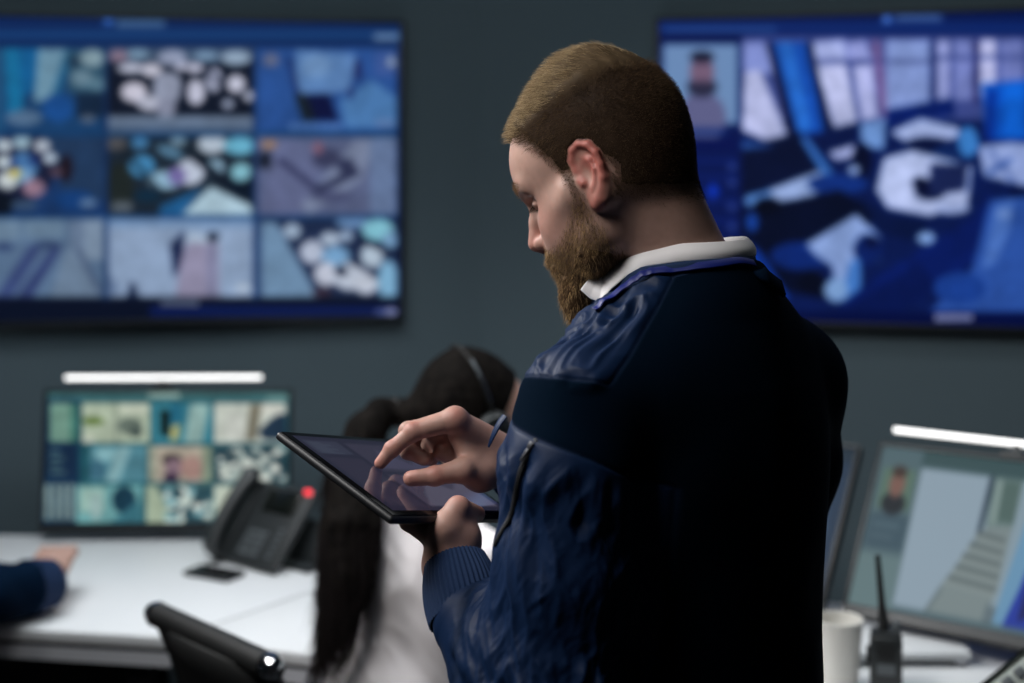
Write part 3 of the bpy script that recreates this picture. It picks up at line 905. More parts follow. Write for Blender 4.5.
# monitor mostly hidden behind the standing man
br = px(820, 603, 2.78)
a3 = np.array([.80, -.60])
a3 /= np.linalg.norm(a3)
o3 = br - np.array([a3[0], a3[1], 0]) * .575
mon3, MM3 = display('desk_monitor', o3, a3, math.radians(33), .575, .325, .008, .022, .022, pic_dim(), 120, 70,
                    'dim blue desk monitor mostly hidden behind the standing man', 'monitor', None, by_photo=False, stand='foot', foot=(o3[0] + .29, o3[1] - .0, DZ))


def light_bar(Mw, w, h, x0, x1, zc, yc, lab, rise=0.0):
    base = Mw @ Vector(((x0 + x1) / 2, .011, h + .012))
    root = empty('monitor_light_bar', base, 0, lab, 'lamp', None)
    m = MB()
    m.tube([(x0 + .004, yc + .008, h + zc + .003), (x1 - .004, yc + .008, h + zc + .003 + rise)], 0.0062, n=16)
    place(m.build('housing', M['black'], root), Mw)
    m = MB()
    m.tube([(x0, yc, h + zc), (x1, yc, h + zc + rise)], [.0052, .0052], n=18)
    place(m.build('diffuser', M['lamp'], root), Mw)
    m = MB()
    xm = (x0 + x1) / 2
    m.box((.045, .03, .012), (xm, .011, h + .0150), bevel=.003)
    m.tube([(xm, .012, h + .018), (xm, .016, h + zc - .01), (xm, yc + .014, h + zc)], .007, n=10)
    place(m.build('clip', M['black'], root), Mw)
    return root


light_bar(MM1, .585, .309, .036, .514, .036, .02, 'glowing white light bar above the left desk monitor')
light_bar(MM2, .575, .325, .005, .50, .046, .02, 'glowing white light bar above the right corridor monitor')

# white riser shelf on the right desk
rroot = empty('monitor_riser', (.655, 2.61, DZ), 0, 'low white riser shelf below the corridor monitor', 'shelf')
m = MB(); m.box((.33, .15, .012), (0, 0, .0215), bevel=.002); m.build('shelf_board', M['desk'], rroot)
for sx in (-.15, .15):
    m = MB(); m.box((.02, .13, .014), (sx, 0, .0078), bevel=.002); m.build('side_foot', M['desk_edge'], rroot)

# ------------------------------------------------------------------ desk phone
bl = px(207, 560, 3.25)
pa = np.array([.77, -.64])
ph = empty('desk_phone', (bl[0] + .1, bl[1] - .07, DZ), math.atan2(pa[1], pa[0]), 'black desk phone with a red light on the white desk', 'phone')
PT = math.radians(40)
PM = panel_matrix((bl[0], bl[1], DZ + .012), pa, PT)
m = MB(); m.box((.222, .022, .205), (.111, .012, .1025), bevel=.008, seg=3); place(m.build('body', M['black'], ph), PM)
m = MB(); m.box((.052, .014, .19), (.034, -.006, .10), bevel=.006); place(m.build('cradle', M['black'], ph), PM)
hs = MB()
hs.tube([(.034, -.020, .002), (.034, -.030, .012), (.034, -.041, .045), (.034, -.045, .10), (.034, -.041, .155), (.034, -.032, .196), (.034, -.022, .210)],
        [.016, .025, .020, .018, .020, .026, .016], n=16, flat=.75, up=(0, 1, 0))
place(hs.build('handset', M['black'], ph), PM)
m = MB(); m.box((.105, .006, .058), (.142, -.002, .160), bevel=.003)
place(m.build('display_window', material('phone_display', rgb(18, 22, 20), 0.2), ph), PM)
for r in range(4):
    for c in range(3):
        m = MB(); m.box((.018, .006, .011), (.098 + c * .023, -.001, .028 + r * .0165), bevel=.002); place(m.build('key', M['grey_plastic'], ph), PM)
for r in range(5):
    m = MB(); m.box((.013, .006, .009), (.190, -.001, .03 + r * .016), bevel=.002); place(m.build('function_key', M['grey_plastic'], ph), PM)
m = MB(); m.box((.018, .010, .012), (.206, -.003, .194), bevel=.004); place(m.build('message_light', M['red_led'], ph), PM)
m = MB()
m.box((.15, .09, .012), (.07, .10, .0068), bevel=.004)
m.box((.10, .016, .10), (.07, .118, .050), rot=(math.radians(-28), 0, 0), bevel=.004)
m.build('stand', M['black'], ph)

# smartphone lying on the desk
sp = empty('smartphone', (*px(214, 575, 3.12)[:2], DZ), math.radians(-28), 'flat black smartphone lying on the white desk near the phone', 'phone')
m = MB(); m.box((.125, .064, .011), (0, 0, .0063), bevel=.004, seg=3); m.build('body', M['black'], sp)
m = MB(); m.box((.116, .056, .001), (0, 0, .0122)); m.build('glass', material('phone_glass', rgb(14, 15, 17), 0.08), sp)

# ------------------------------------------------------------------ cup, radio, keypad on the right desk
cp = px(838, 700, 2.45)
cup = empty('paper_cup', (cp[0], 2.45, DZ), 0, 'white paper cup on the desk beside the radio', 'cup')
m = MB(); m.lathe([(.0335, .0008), (.0335, .004), (.0415, .114), (.0400, .114), (.0325, .008), (.0, .008)], n=48, cap=False); m.build('cup_wall', M['paper'], cup)
m = MB()
m.tube([(.0412 * math.cos(t), .0412 * math.sin(t), .115) for t in np.linspace(0, 2 * math.pi, 49)], .0022, n=8, cap=False); m.build('rim', M['paper'], cup)

rp = px(886, 692, 2.42)
rad = empty('handheld_radio', (rp[0], 2.42, DZ), math.radians(-14), 'black handheld radio with a short antenna standing by the cup', 'radio')
m = MB(); m.box((.054, .036, .098), (0, 0, .0495), bevel=.006, seg=3); m.box((.050, .030, .012), (0, 0, .100), bevel=.004); m.build('body', M['black'], rad)
m = MB(); m.tube([(-.004, 0, .106), (-.005, 0, .128), (-.007, 0, .150), (-.014, 0, .232)], [.0095, .0085, .0062, .0045], n=14); m.build('antenna', M['black_soft'], rad)
for x, r_ in ((.017, .007),):
    m = MB(); m.lathe([(r_, .1062), (r_, .120), (r_ * .8, .122), (0, .122)], loc=(x, 0, 0), n=18); m.build('knob', M['grey_plastic'], rad)
m = MB()
for k in range(5): m.box((.030, .002, .003), (0, -.0185, .062 + k * .006))
m.build('speaker_grille', M['black_soft'], rad)
m = MB(); m.box((.030, .002, .018), (0, -.0185, .044)); m.build('display_window', M['grey_plastic'], rad)
m = MB(); m.box((.006, .012, .03), (-.0295, 0, .062), bevel=.002); m.build('talk_button', M['black_soft'], rad)

kp = px(1034, 700, 2.16)
kroot = empty('keypad', (kp[0], kp[1], DZ), 0, 'pale tilted keypad with a dark rim at the right desk edge', 'keypad')
kn = Vector((-.30, -.74, .60)).normalized()
ke = Vector((.80, .10, .60)); ke = (ke - kn * ke.dot(kn)).normalized()
ku = kn.cross(ke)
KM = Matrix((ke, -kn, ku)).transposed().to_4x4()
KM.translation = Vector(px(1046, 690, 2.16))
M['keypad'] = material('keypad_plastic', rgb(170, 178, 172), 0.5)
m = MB(); m.box((.172, .016, .132), (0, .012, 0), bevel=.018, seg=4); place(m.build('rim', M['black'], kroot), KM)
m = MB(); m.box((.160, .014, .120), (0, .004, 0), bevel=.014, seg=4); place(m.build('face', M['keypad'], kroot), KM)
for r in range(4):
    for c in range(6):
        m = MB(); m.box((.017, .006, .017), (-.060 + c * .024, -.004, -.040 + r * .027), bevel=.002); place(m.build('key', M['grey_plastic'], kroot), KM)
m = MB(); m.lathe([(.050, .001), (.050, .008), (.035, .014)], n=28); m.tube([(0.0, .0, .030), (KM.translation.x - kp[0], KM.translation.y - kp[1] + .03, KM.translation.z - DZ - .02)], [.04, .03], n=16); m.build('stand', M['black'], kroot)


# ------------------------------------------------------------------ office chair (black, with a sling back)
def make_chair(loc, rz, label):
    root = empty('office_chair', (loc[0], loc[1], 0), rz, label, 'chair', None)
    m = MB(); m.tube([(-.168, -.245, .868), (.168, -.245, .868)], .021, n=16); m.build('top_roll', M['black_soft'], root)
    for s in (-1, 1):
        m = MB(); m.tube([(s * .166, -.245, .868), (s * .178, -.202, .78), (s * .20, -.14, .62), (s * .212, -.115, .50), (s * .212, -.08, .455), (s * .212, .0, .445), (s * .212, .2, .455)], .013, n=12)
        f = m.build('side_frame', M['black'], root)
        m = MB(); m.lathe([(0, -.022), (.016, -.018), (.022, 0), (.016, .018), (0, .022)], loc=(s * .176, -.245, .868), rot=(0, math.pi / 2, 0), n=20); m.build('end_cap', M['chrome'], root)
        m = MB(); m.tube([(s * .225, -.19, .62), (s * .25, -.10, .66), (s * .255, .08, .655), (s * .25, .14, .60), (s * .222, .10, .46)], .012, n=12); m.build('armrest', M['chrome'], root)
    def sling(name, prof, w, mat):
        V, Fc = [], []
        n = len(prof)
        for j, (y, z) in enumerate(prof):
            for side, off in ((0, 0.0), (1, .012)):
                for i in range(9):
                    x = -w + 2 * w * i / 8
                    sag = .018 * (1 - (x / w) ** 2)
                    x = x * (1 if name != 'back_sling' else (.80 + .2 * j / (n - 1)))
                    V.append((x, y - sag * (1 if name == 'back_sling' else 0) - (off if name == 'back_sling' else 0), z - sag * (0 if name == 'back_sling' else 1) - (0 if name == 'back_sling' else off)))
        for j in range(n - 1):
            for side in (0, 1):
                for i in range(8):
                    a = j * 18 + side * 9 + i; c = a + 18
                    Fc.append((a, a + 1, c + 1, c) if side == 0 else (c, c + 1, a + 1, a))
            for i in (0, 8):
                a = j * 18 + i; Fc.append((a, a + 18, a + 27, a + 9) if i == 0 else (a + 9, a + 27, a + 18, a))
        for j in (0, n - 1):
            for i in range(8):
                a = j * 18 + i; Fc.append((a, a + 9, a + 10, a + 1) if j == 0 else (a + 1, a + 10, a + 9, a))
        return mesh_from(name, V, Fc, mat, root, world=False)
    sling('back_sling', [(-.243, .862), (-.212, .80), (-.170, .70), (-.134, .60), (-.116, .50)], .200, M['black_soft'])
    sling('seat_sling', [(-.11, .472), (-.05, .462), (.06, .460), (.16, .468), (.22, .462)], .205, M['black_soft'])
    m = MB(); m.box((.36, .26, .03), (0, .03, .425), bevel=.008); m.build('seat_plate', M['black'], root)
    m = MB(); m.lathe([(.03, .10), (.03, .26), (.022, .262), (.022, .415)], n=20); m.build('gas_column', M['steel'], root)
    for k in range(5):
        t = 2 * math.pi * k / 5 + .3
        cx_, sy_ = math.cos(t), math.sin(t)
        m = MB(); m.tube([(.02 * cx_, .02 * sy_, .125), (.16 * cx_, .16 * sy_, .105), (.29 * cx_, .29 * sy_, .078)], [.022, .018, .013], n=10); lg = m.build('base_leg', M['chrome'], root)
        m = MB(); m.lathe([(.020, -.016), (.027, -.013), (.028, 0), (.027, .013), (.020, .016)], loc=(.29 * cx_, .29 * sy_, .0295), rot=(math.pi / 2, 0, t), n=18); m.build('caster', M['black'], root)
    return root


CH = np.array([-.308, 2.470])
make_chair(CH, math.radians(-47.6), 'black office chair with a chrome knob behind the dark-haired woman')
# ------------------------------------------------------------------ people
def colmix(c0, c1, t):
    return c0[None, :] * (1 - t[:, None]) + c1[None, :] * t[:, None]


M['skin'] = material('skin', rgb(205, 150, 128), 0.5, spec=0.4, sss=0.12, sss_radius=(0.006, 0.0022, 0.0014), attr='tone', bump=(900, 0.18, 0.0006))
M['hair'] = material('hair_strands', rgb(120, 90, 60), 0.65, spec=0.08, attr='tone')
M['dark_hair'] = material('dark_hair', rgb(30, 27, 26), 0.6, spec=0.01, attr='tone')
M['nylon'] = material('navy_nylon', rgb(16, 38, 72), 0.42, spec=0.16, bump=(110, 0.25, 0.0016), sheen=0.05)
M['knit'] = material('navy_knit', rgb(6, 24, 44), 0.9, spec=0.03, bump=(900, 0.5, 0.0008))


def panel_cloth(name, c0, c1, r0, r1):
    """one cloth with two finishes: knit where the attribute is 0, nylon where it is 1"""
    m = material(name, c0, r0, spec=0.06, bump=(700, 0.25, 0.0005))
    nt = m.node_tree; b = nt.nodes['Principled BSDF']
    a = nt.nodes.new('ShaderNodeAttribute'); a.attribute_name = 'panel'
    mx = nt.nodes.new('ShaderNodeMix'); mx.data_type = 'RGBA'
    mx.inputs['A'].default_value = c0; mx.inputs['B'].default_value = c1
    nt.links.new(a.outputs['Fac'], mx.inputs['Factor']); nt.links.new(mx.outputs['Result'], b.inputs['Base Color'])
    mr = nt.nodes.new('ShaderNodeMapRange')
    mr.inputs['To Min'].default_value = r0; mr.inputs['To Max'].default_value = r1
    nt.links.new(a.outputs['Fac'], mr.inputs['Value']); nt.links.new(mr.outputs['Result'], b.inputs['Roughness'])
    ms = nt.nodes.new('ShaderNodeMapRange')
    ms.inputs['To Min'].default_value = 0.02; ms.inputs['To Max'].default_value = 0.18
    nt.links.new(a.outputs['Fac'], ms.inputs['Value']); nt.links.new(ms.outputs['Result'], b.inputs['Specular IOR Level'])
    return m


M['jacket'] = panel_cloth('bomber_cloth', rgb(4, 17, 31), rgb(15, 36, 68), 0.9, 0.5)
M['rib'] = material('navy_rib_knit', rgb(24, 46, 80), 0.8, spec=0.25, bump=(700, 0.3, 0.0006))
M['collar'] = material('white_shirt', rgb(240, 238, 240), 0.75, bump=(700, 0.2, 0.0004))
M['lanyard'] = material('blue_lanyard', rgb(9, 28, 108), 0.5, bump=(900, 0.2, 0.0003))
M['trousers'] = material('black_trousers', rgb(18, 19, 24), 0.85)
M['shoe'] = material('black_leather', rgb(14, 14, 15), 0.4)
M['blouse'] = material('white_blouse', rgb(232, 226, 228), 0.75, bump=(40, 0.25, 0.004))

SKIN = lin((180, 145, 132)); RED = lin((174, 98, 88)); SCALP = lin((94, 68, 53)); LIP = lin((176, 108, 104))


class HeadFrame:
    def __init__(self, origin, yaw_dir, pitch, roll=0.0):
        f = np.array([yaw_dir[0], yaw_dir[1], 0.0]); f /= np.linalg.norm(f)
        z = np.array([0, 0, 1.0])
        self.x = f * math.cos(pitch) - z * math.sin(pitch)
        self.z = f * math.sin(pitch) + z * math.cos(pitch)
        self.y = np.cross(self.z, self.x)
        if roll:
            y, zz = self.y, self.z
            self.y = y * math.cos(roll) + zz * math.sin(roll); self.z = zz * math.cos(roll) - y * math.sin(roll)
        self.o = np.asarray(origin, float)
        self.R = np.stack([self.x, self.y, self.z], 1)

    def local(self, P):
        return ((P - self.o.astype(np.float32)) @ self.R.astype(np.float32)).astype(np.float32)

    def world(self, Q):
        return np.asarray(Q, float) @ self.R.T + self.o


def mirror(Q):
    A = Q.copy(); A[:, 1] = np.abs(A[:, 1]); return A


# ear frame, in head space (left ear; mirrored for the right one)
_e1 = np.array([-math.cos(math.radians(9)), math.sin(math.radians(9)), 0.0])
_e3 = np.array([-math.sin(math.radians(12)), 0, math.cos(math.radians(12))]); _e3 -= _e1 * (_e3 @ _e1); _e3 /= np.linalg.norm(_e3)
_e2 = np.cross(_e3, _e1); _e2 = _e2 if _e2[1] > 0 else -_e2
EAR_R = np.stack([_e1, _e2, _e3], 1).astype(np.float32)
EAR_O = np.array([-0.002, 0.0712, 0.002], np.float32)


def ear_sdf(A):
    E = (A - EAR_O) @ EAR_R
    out = 0.0045
    hel = [(.006, .002, .004), (-.002, .003, .012), (-.001, .0045, .024), (.006, .006, .0325), (.016, .0065, .0345), (.0255, .0065, .029), (.0305, .006, .017), (.030, .0055, .003), (.0255, .005, -.010), (.0185, .004, -.020), (.011, .003, -.0285), (.004, .0015, -.0315)]
    d = chain(E, hel, [.003, .0034, .0038, .0040, .0041, .0041, .0040, .0038, .0037, .0040, .0058, .0060], 0.002)
    plate = ell(E, (.014, -.0005, .003), (.0170, .0060, .029))
    d = smin(d, plate, .004)
    d = smin(d, ell(E, (.009, .002, -.024), (.010, .0045, .011)), .006)
    d = smin(d, chain(E, [(.012, .0035, .024), (.0195, .0055, .014), (.0205, .006, .002), (.016, .0055, -.010)], [.0026, .0032, .0032, .003], .002), .003)
    d = smax(d, -ell(E, (.0095, .0085, .002), (.0082, .0080, .0118)), .004)
    d = smax(d, -ell(E, (.014, .0098, .024), (.006, .005, .006)), .003)
    d = smin(d, rc(E, (-.001, .004, -.001), (.001, .006, -.005), .0042, .0035), .004)
    d = smin(d, rc(E, (.010, .005, -.0155), (.013, .005, -.0135), .003, .003), .003)
    return d


def head_sdf(Q, man=True):
    A = mirror(Q)
    d = ell(Q, (-.006, 0, .047), (.0965, .077, .090))
    d = smin(d, ell(Q, (-.030, 0, .066), (.060, .062, .074)), .02)
    d = smin(d, ell(Q, (-.040, 0, .030), (.068, .070, .076)), .03)
    d = smin(d, ell(Q, (.047, 0, .045), (.054, .060, .058)), .02)
    d = smin(d, ell(Q, (.044, 0, -.03), (.050, .056, .074)), .03)
    d = smin(d, rc(A, (.018, .050, -.058), (.082, .012, -.090), .018, .018), .025)
    d = smin(d, rc(A, (.006, .058, -.005), (.018, .050, -.058), .014, .017), .022)
    d = smin(d, ell(Q, (.086, 0, -.091), (.019, .022, .018)), .012)
    d = smin(d, ell(Q, (.076, 0, -.052), (.029, .030, .034)), .02)
    d = smin(d, rc(A, (.060, .041, -.020), (.022, .064, -.004), .014, .010), .026)
    d = smin(d, ell(A, (.050, .036, -.040), (.030, .020, .026)), .02)
    d = smin(d, rc(A, (.089, .010, .030), (.072, .045, .033), .0098, .0095), .014)
    # eye sockets, lids
    d = smax(d, -ell(A, (.094, .038, .0105), (.025, .0240, .0145)), .010)
    d = smin(d, ell(A, (.0685, .032, .010), (.0130, .0145, .0120)), .004)
    d = smin(d, chain(A, [(.077, .018, .012), (.0830, .030, .0130), (.074, .045, .0095)], [.002, .0026, .002]), .005)
    # nose
    d = smin(d, chain(Q, [(.090, 0, .022), (.103, 0, .000), (.1145, 0, -.022)], [.0070, .0080, .0098], .006), .011)
    d = smin(d, ell(A, (.1015, .0125, -.0265), (.0110, .0068, .0080)), .006)
    d = smin(d, rc(Q, (.098, 0, -.036), (.110, 0, -.031), .006, .0052), .006)
    d = smax(d, -ell(A, (.1045, .0068, -.0345), (.0062, .0034, .0050)), .002)
    # lips
    d = smin(d, chain(A, [(.1045, .0, -.0520), (.1035, .007, -.0515), (.0930, .023, -.0575)], [.0044, .0044, .0025]), .006)
    d = smin(d, chain(A, [(.1030, .0, -.0625), (.1015, .008, -.0622), (.0930, .022, -.0585)], [.0052, .0048, .0025]), .006)
    d = smax(d, -chain(A, [(.1105, 0, -.0572), (.1075, .010, -.0572), (.098, .024, -.0582)], [.0015, .0015, .001]), .003)
    d = smin(d, ear_sdf(A), .004)
    return d


MH = HeadFrame((0.1100, 1.60, 1.6125), (-math.cos(math.radians(27.5)), math.sin(math.radians(27.5))), math.radians(27))
# torso frame of the standing man: facing away to the left
TF = np.array([-0.64, 0.77, 0.0]); TF /= np.linalg.norm(TF)
TL = np.array([-TF[1], TF[0], 0.0])
TN = np.array([0.190, 1.605, 1.495])
TR3 = np.stack([TF, TL, np.array([0, 0, 1.0])], 1)


def T(f, l, u):
    return TN + TF * f + TL * l + np.array([0, 0, u])


SL, SR = px(584, 410, 1.475), px(779, 380, 1.725)
EL, ER = px(549, 722, 1.415), px(760, 612, 1.83)
WLh = px(447, 564, 1.56)                     # left wrist
WRh = px(499, 460, 1.665)                    # right wrist


def rhand_sdf(P):
    W = px(510, 461, 1.67)
    mi, mm, mr, mp = px(454, 420, 1.612), px(452, 420, 1.632), px(451, 425, 1.652), px(453, 434, 1.668)
    d = rc(P, px(560, 485, 1.73), W, .033, .027)
    w1, w2 = px(498, 452, 1.65), px(500, 462, 1.668)
    for a, b, ra, rb in ((w1, mi, .020, .0135), (w1, mm, .020, .0135), (w2, mr, .020, .0130), (w2, mp, .019, .0115)):
        d = smin(d, rc(P, a, b, ra, rb), .012)
    d = smin(d, chain(P, [px(500, 468, 1.645), px(480, 473, 1.622), px(462, 471, 1.598)], [.021, .0205, .0140], .008), .016)
    # web between thumb and index
    d = smin(d, rc(P, px(470, 458, 1.615), px(458, 440, 1.618), .010, .009), .012)
    fingers = [
        ([mi, px(413, 432, 1.604), px(392, 449, 1.600), px(380.5, 463, 1.598)], [.0128, .0100, .0084, .0070]),
        ([mm, px(408, 431, 1.630), px(408, 451, 1.622), px(424, 459, 1.617)], [.0128, .0098, .0088, .0078]),
        ([mr, px(416, 429, 1.654), px(412, 451, 1.645), px(427, 459, 1.638)], [.0120, .0094, .0084, .0075]),
        ([mp, px(428, 438, 1.674), px(422, 454, 1.668), px(432, 461, 1.661)], [.0105, .0082, .0072, .0065]),
        ([px(463, 470, 1.598), px(435, 476, 1.588), px(411, 478.5, 1.584)], [.0135, .0102, .0088]),
    ]
    for pts, rad in fingers:
        e = chain(P, pts, rad, .004)
        # knuckle swelling
        for q in pts[1:-1]:
            e = smin(e, np.sqrt(((P - np.asarray(q, np.float32)) ** 2).sum(1)) - rad[1 if q is pts[1] else 2] * 1.02, .004)
        d = smin(d, e, .0045)
    d = smin(d, rc(P, px(480, 455, 1.650), px(444, 440, 1.662), .019, .017), .014)
    d = smin(d, rc(P, px(468, 462, 1.625), px(447, 452, 1.648), .012, .012), .012)
    # knuckle of the index
    d = smin(d, np.sqrt(((P - np.asarray(px(456, 419, 1.614), np.float32)) ** 2).sum(1)) - .0132, .008)
    return d


# ---- tablet plane: near-left corner D, far-left corner A
TA, TD = px(281, 431, 1.56), px(393.5, 515, 1.464)
TU = TD - TA
_best = None
for _k in range(3600):
    t_ = math.radians(_k * .1)
    _u = TU / np.linalg.norm(TU)
    _e = np.cross(_u, [0, 0, 1.0]); _e /= np.linalg.norm(_e)
    _v = _e * math.cos(t_) + np.cross(_u, _e) * math.sin(t_)
    if _v[0] < 0.2 or _v[1] < 0: continue
    _q = proj(TA + _v * .25)
    _s = abs(_q[1] - (431 + (_q[0] - 281) * .072))
    if _best is None or _s < _best[0]: _best = (_s, _v)
TV = _best[1]
TN_up = np.cross(TU / np.linalg.norm(TU), TV); TN_up = TN_up if TN_up[2] > 0 else -TN_up
TAB_W, TAB_H = 0.252, float(np.linalg.norm(TU))


def tab(u, v, n=0.0):
    """point on the tablet: u from far to near edge, v from left to right (0..1), n above the glass"""
    return TA + TU * u + TV * TAB_W * v + TN_up * n


def lhand_sdf(P):
    W = px(449, 566, 1.555)
    d = rc(P, EL, W, .036, .026)
    # palm below the near edge of the tablet, fingers spread under it
    ms = [tab(.98, .43, -.032), tab(.99, .49, -.036), tab(1.01, .55, -.038), tab(1.03, .61, -.038)]
    for k, m_ in enumerate(ms):
        d = smin(d, rc(P, W, m_, .022, .0135), .014)
    ends = [(.62, .36), (.55, .46), (.60, .57), (.70, .66)]
    for m_, (eu, ev) in zip(ms, ends):
        mid = (np.asarray(m_) * .45 + tab(eu, ev, -.020) * .55) + TN_up * -.006
        d = smin(d, chain(P, [m_, mid, tab(eu, ev, -.0175)], [.0125, .0098, .0078], .004), .005)
    # thumb: over the near edge, resting on the glass rim
    d = smin(d, chain(P, [px(450, 556, 1.548), px(445, 528, 1.540), px(458, 508, 1.549), px(477, 514, 1.585)], [.021, .0170, .0122, .0092], .006), .012)
    d = smin(d, ell(P, px(462, 540, 1.553), (.022, .022, .026)), .014)
    return d


def neck_sdf(P):
    a, b_ = MH.world((-.024, 0, -.015)), T(-.005, 0, .0)
    d = rc(P, a, b_, .060, .064)
    d = smin(d, rc(P, MH.world((-.018, .052, -.020)), T(.06, .03, -.04), .017, .016), .02)
    d = smin(d, rc(P, MH.world((-.018, -.052, -.020)), T(.06, -.03, -.04), .017, .016), .02)
    d = smin(d, rc(P, MH.world((-.060, 0, -.015)), T(-.03, 0, -.03), .026, .038), .025)
    d = smin(d, rc(P, MH.world((.045, 0, -.075)), T(.05, 0, -.02), .022, .03), .03)
    return d


def man_head_sdf(P):
    Q = MH.local(P)
    d = smin(head_sdf(Q), neck_sdf(P), .022)
    d = smin(d, rc(P, T(-.01, .10, -.075), T(-.01, -.10, -.075), .05, .05), .05)
    return np.maximum(d, (T(0, 0, -.10)[2] - P[:, 2]))


def hair_mask(Q):
    """0..1: where short or long hair grows on the head (head space)"""
    x, y, z = Q[:, 0], np.abs(Q[:, 1]), Q[:, 2]
    line = np.interp(x, [-.12, -.085, -.05, -.02, -.005, .012, .022, .040, .065, .085, .12], [-.070, -.066, -.050, -.030, -.012, -.020, .020, .058, .084, .094, .11])
    bare = np.exp(-(((np.stack([x, y, z], 1) - np.array([-.034, .066, -.002])) / np.array([.008, .03, .012])) ** 2).sum(1))
    return sstep(-.006, .028, z - line) * (1 - .9 * bare)


def hair_length(Q):
    x, y, z = Q[:, 0], np.abs(Q[:, 1]), Q[:, 2]
    edge = np.interp(x, [-.11, -.07, -.03, .02, .06, .09], [.085, .092, .088, .084, .078, .075])
    top = sstep(-.006, .020, z - edge)
    side = .0030 + .007 * sstep(.02, .085, z)
    long = np.interp(x, [-.10, -.06, -.02, .04, .10], [.013, .021, .022, .013, .014])
    return side * (1 - top) + long * top, top


def off_ear(Q):
    A = mirror(Q); E = (A - EAR_O) @ EAR_R
    return (((E[:, 0] - .013) / .0205) ** 2 + ((E[:, 2] - .002) / .0365) ** 2 > 1) | (A[:, 1] < .055)


def near_ear(Q):
    return ear_sdf(mirror(Q))


man = empty('person', (0.22, 1.60, 0), 0, 'bearded man in a navy bomber jacket standing and tapping a tablet', 'person')

hv, hf = surf(man_head_sdf, (-.09, 1.40, 1.38), (.36, 1.82, 1.80), .0019)
gR = surf(rhand_sdf, (-.18, 1.52, 1.22), (.10, 1.80, 1.40), .0014)
gL = surf(lhand_sdf, (-.22, 1.36, 1.02), (.10, 1.76, 1.32), .0016)


def core_sdf(P):
    d = ell(P, T(-.005, 0, -.22), (.10, .15, .22), TR3)
    d = smin(d, ell(P, T(.0, 0, -.52), (.10, .14, .20), TR3), .06)
    d = smin(d, rc(P, SL, EL, .046, .04), .04)
    d = smin(d, rc(P, SR, ER, .046, .04), .04)
    d = smin(d, rc(P, ER, px(560, 485, 1.73), .04, .033), .02)
    for s in (-1, 1):
        d = smin(d, chain(P, [T(0, .09 * s, -.60), T(.02, .10 * s, -1.02), T(.0, .11 * s, -1.42)], [.075, .052, .04], .03), .05)
    return d


gC = surf(core_sdf, (-.15, 1.2, .05), (.65, 2.05, 1.50), .011)
bV, bF = fit_body([(hv, hf), gR, gL, gC])
Q = MH.local(bV.astype(np.float32))
tone = np.tile(SKIN, (len(bV), 1))
nh = len(hv)
Qh = Q[:nh]
hm = hair_mask(Qh) * (near_ear(Qh) > .002) * off_ear(Qh)
nose = np.exp(-(((Qh - np.array([.108, 0, -.024])) / .020) ** 2).sum(1))
cheek = np.exp(-(((mirror(Qh) - np.array([.066, .048, -.016])) / .028) ** 2).sum(1))
earm = sstep(.004, -.001, near_ear(Qh))
lips = np.exp(-(((Qh - np.array([.105, 0, -.057])) / np.array([.010, .020, .007])) ** 2).sum(1))
t_h = colmix(SKIN, RED, np.clip(.55 * nose + .30 * cheek + 1.0 * earm, 0, 1))
t_h = t_h * (1 - .7 * lips[:, None]) + LIP * .7 * lips[:, None]
t_h = t_h * (1 - .74 * hm[:, None]) + SCALP * .74 * hm[:, None]
# blotchy variation and freckles of the skin
t_h *= (1 + .06 * fbm(Qh * 60, 3) + .05 * vnoise(Qh * 220))[:, None]
bt = sstep(.006, -.012, Qh[:, 2] - np.interp(Qh[:, 0], [.0, .018, .035, .055, .075, .092, .100, .12], [-.008, -.012, -.026, -.043, -.047, -.040, -.037, -.037])) * sstep(-.006, .014, Qh[:, 0]) * sstep(-.135, -.12, Qh[:, 2]) * (near_ear(Qh) > .003) * (1 - lips)
t_h = t_h * (1 - .55 * bt[:, None]) + lin((92, 68, 52)) * .55 * bt[:, None]
tone[:nh] = t_h
hand = slice(nh, nh + len(gR[0]) + len(gL[0]))
Ph = bV[hand]
kn = np.zeros(len(Ph))
for q in (px(456, 416, 1.605), px(412, 426, 1.602), px(391, 444, 1.598), px(434, 471, 1.583), px(379, 463, 1.596), px(411, 478, 1.580), px(459, 503, 1.549), px(478, 512, 1.58)):
    kn = np.maximum(kn, np.exp(-((Ph - q) ** 2).sum(1) / .011 ** 2))
t_hd = colmix(SKIN, RED, np.clip(.10 + .45 * kn, 0, 1)) * (1 + .05 * fbm(Ph * 70, 3) + .04 * vnoise(Ph * 260))[:, None]
for q, r_ in ((px(411.5, 472.5, 1.5795), np.array([.0070, .0060, .0045])),):
    nail = np.exp(-((((Ph - q) / r_) ** 2).sum(1)) ** 2)
    t_hd = t_hd * (1 - .55 * nail[:, None]) + lin((226, 176, 164)) * .55 * nail[:, None]
tone[hand] = t_hd
# fine creases over the hands' surface
n_h = np.zeros_like(Ph)
body = mesh_from('body', bV, bF, M['skin'], man, attrs={'tone': tone})


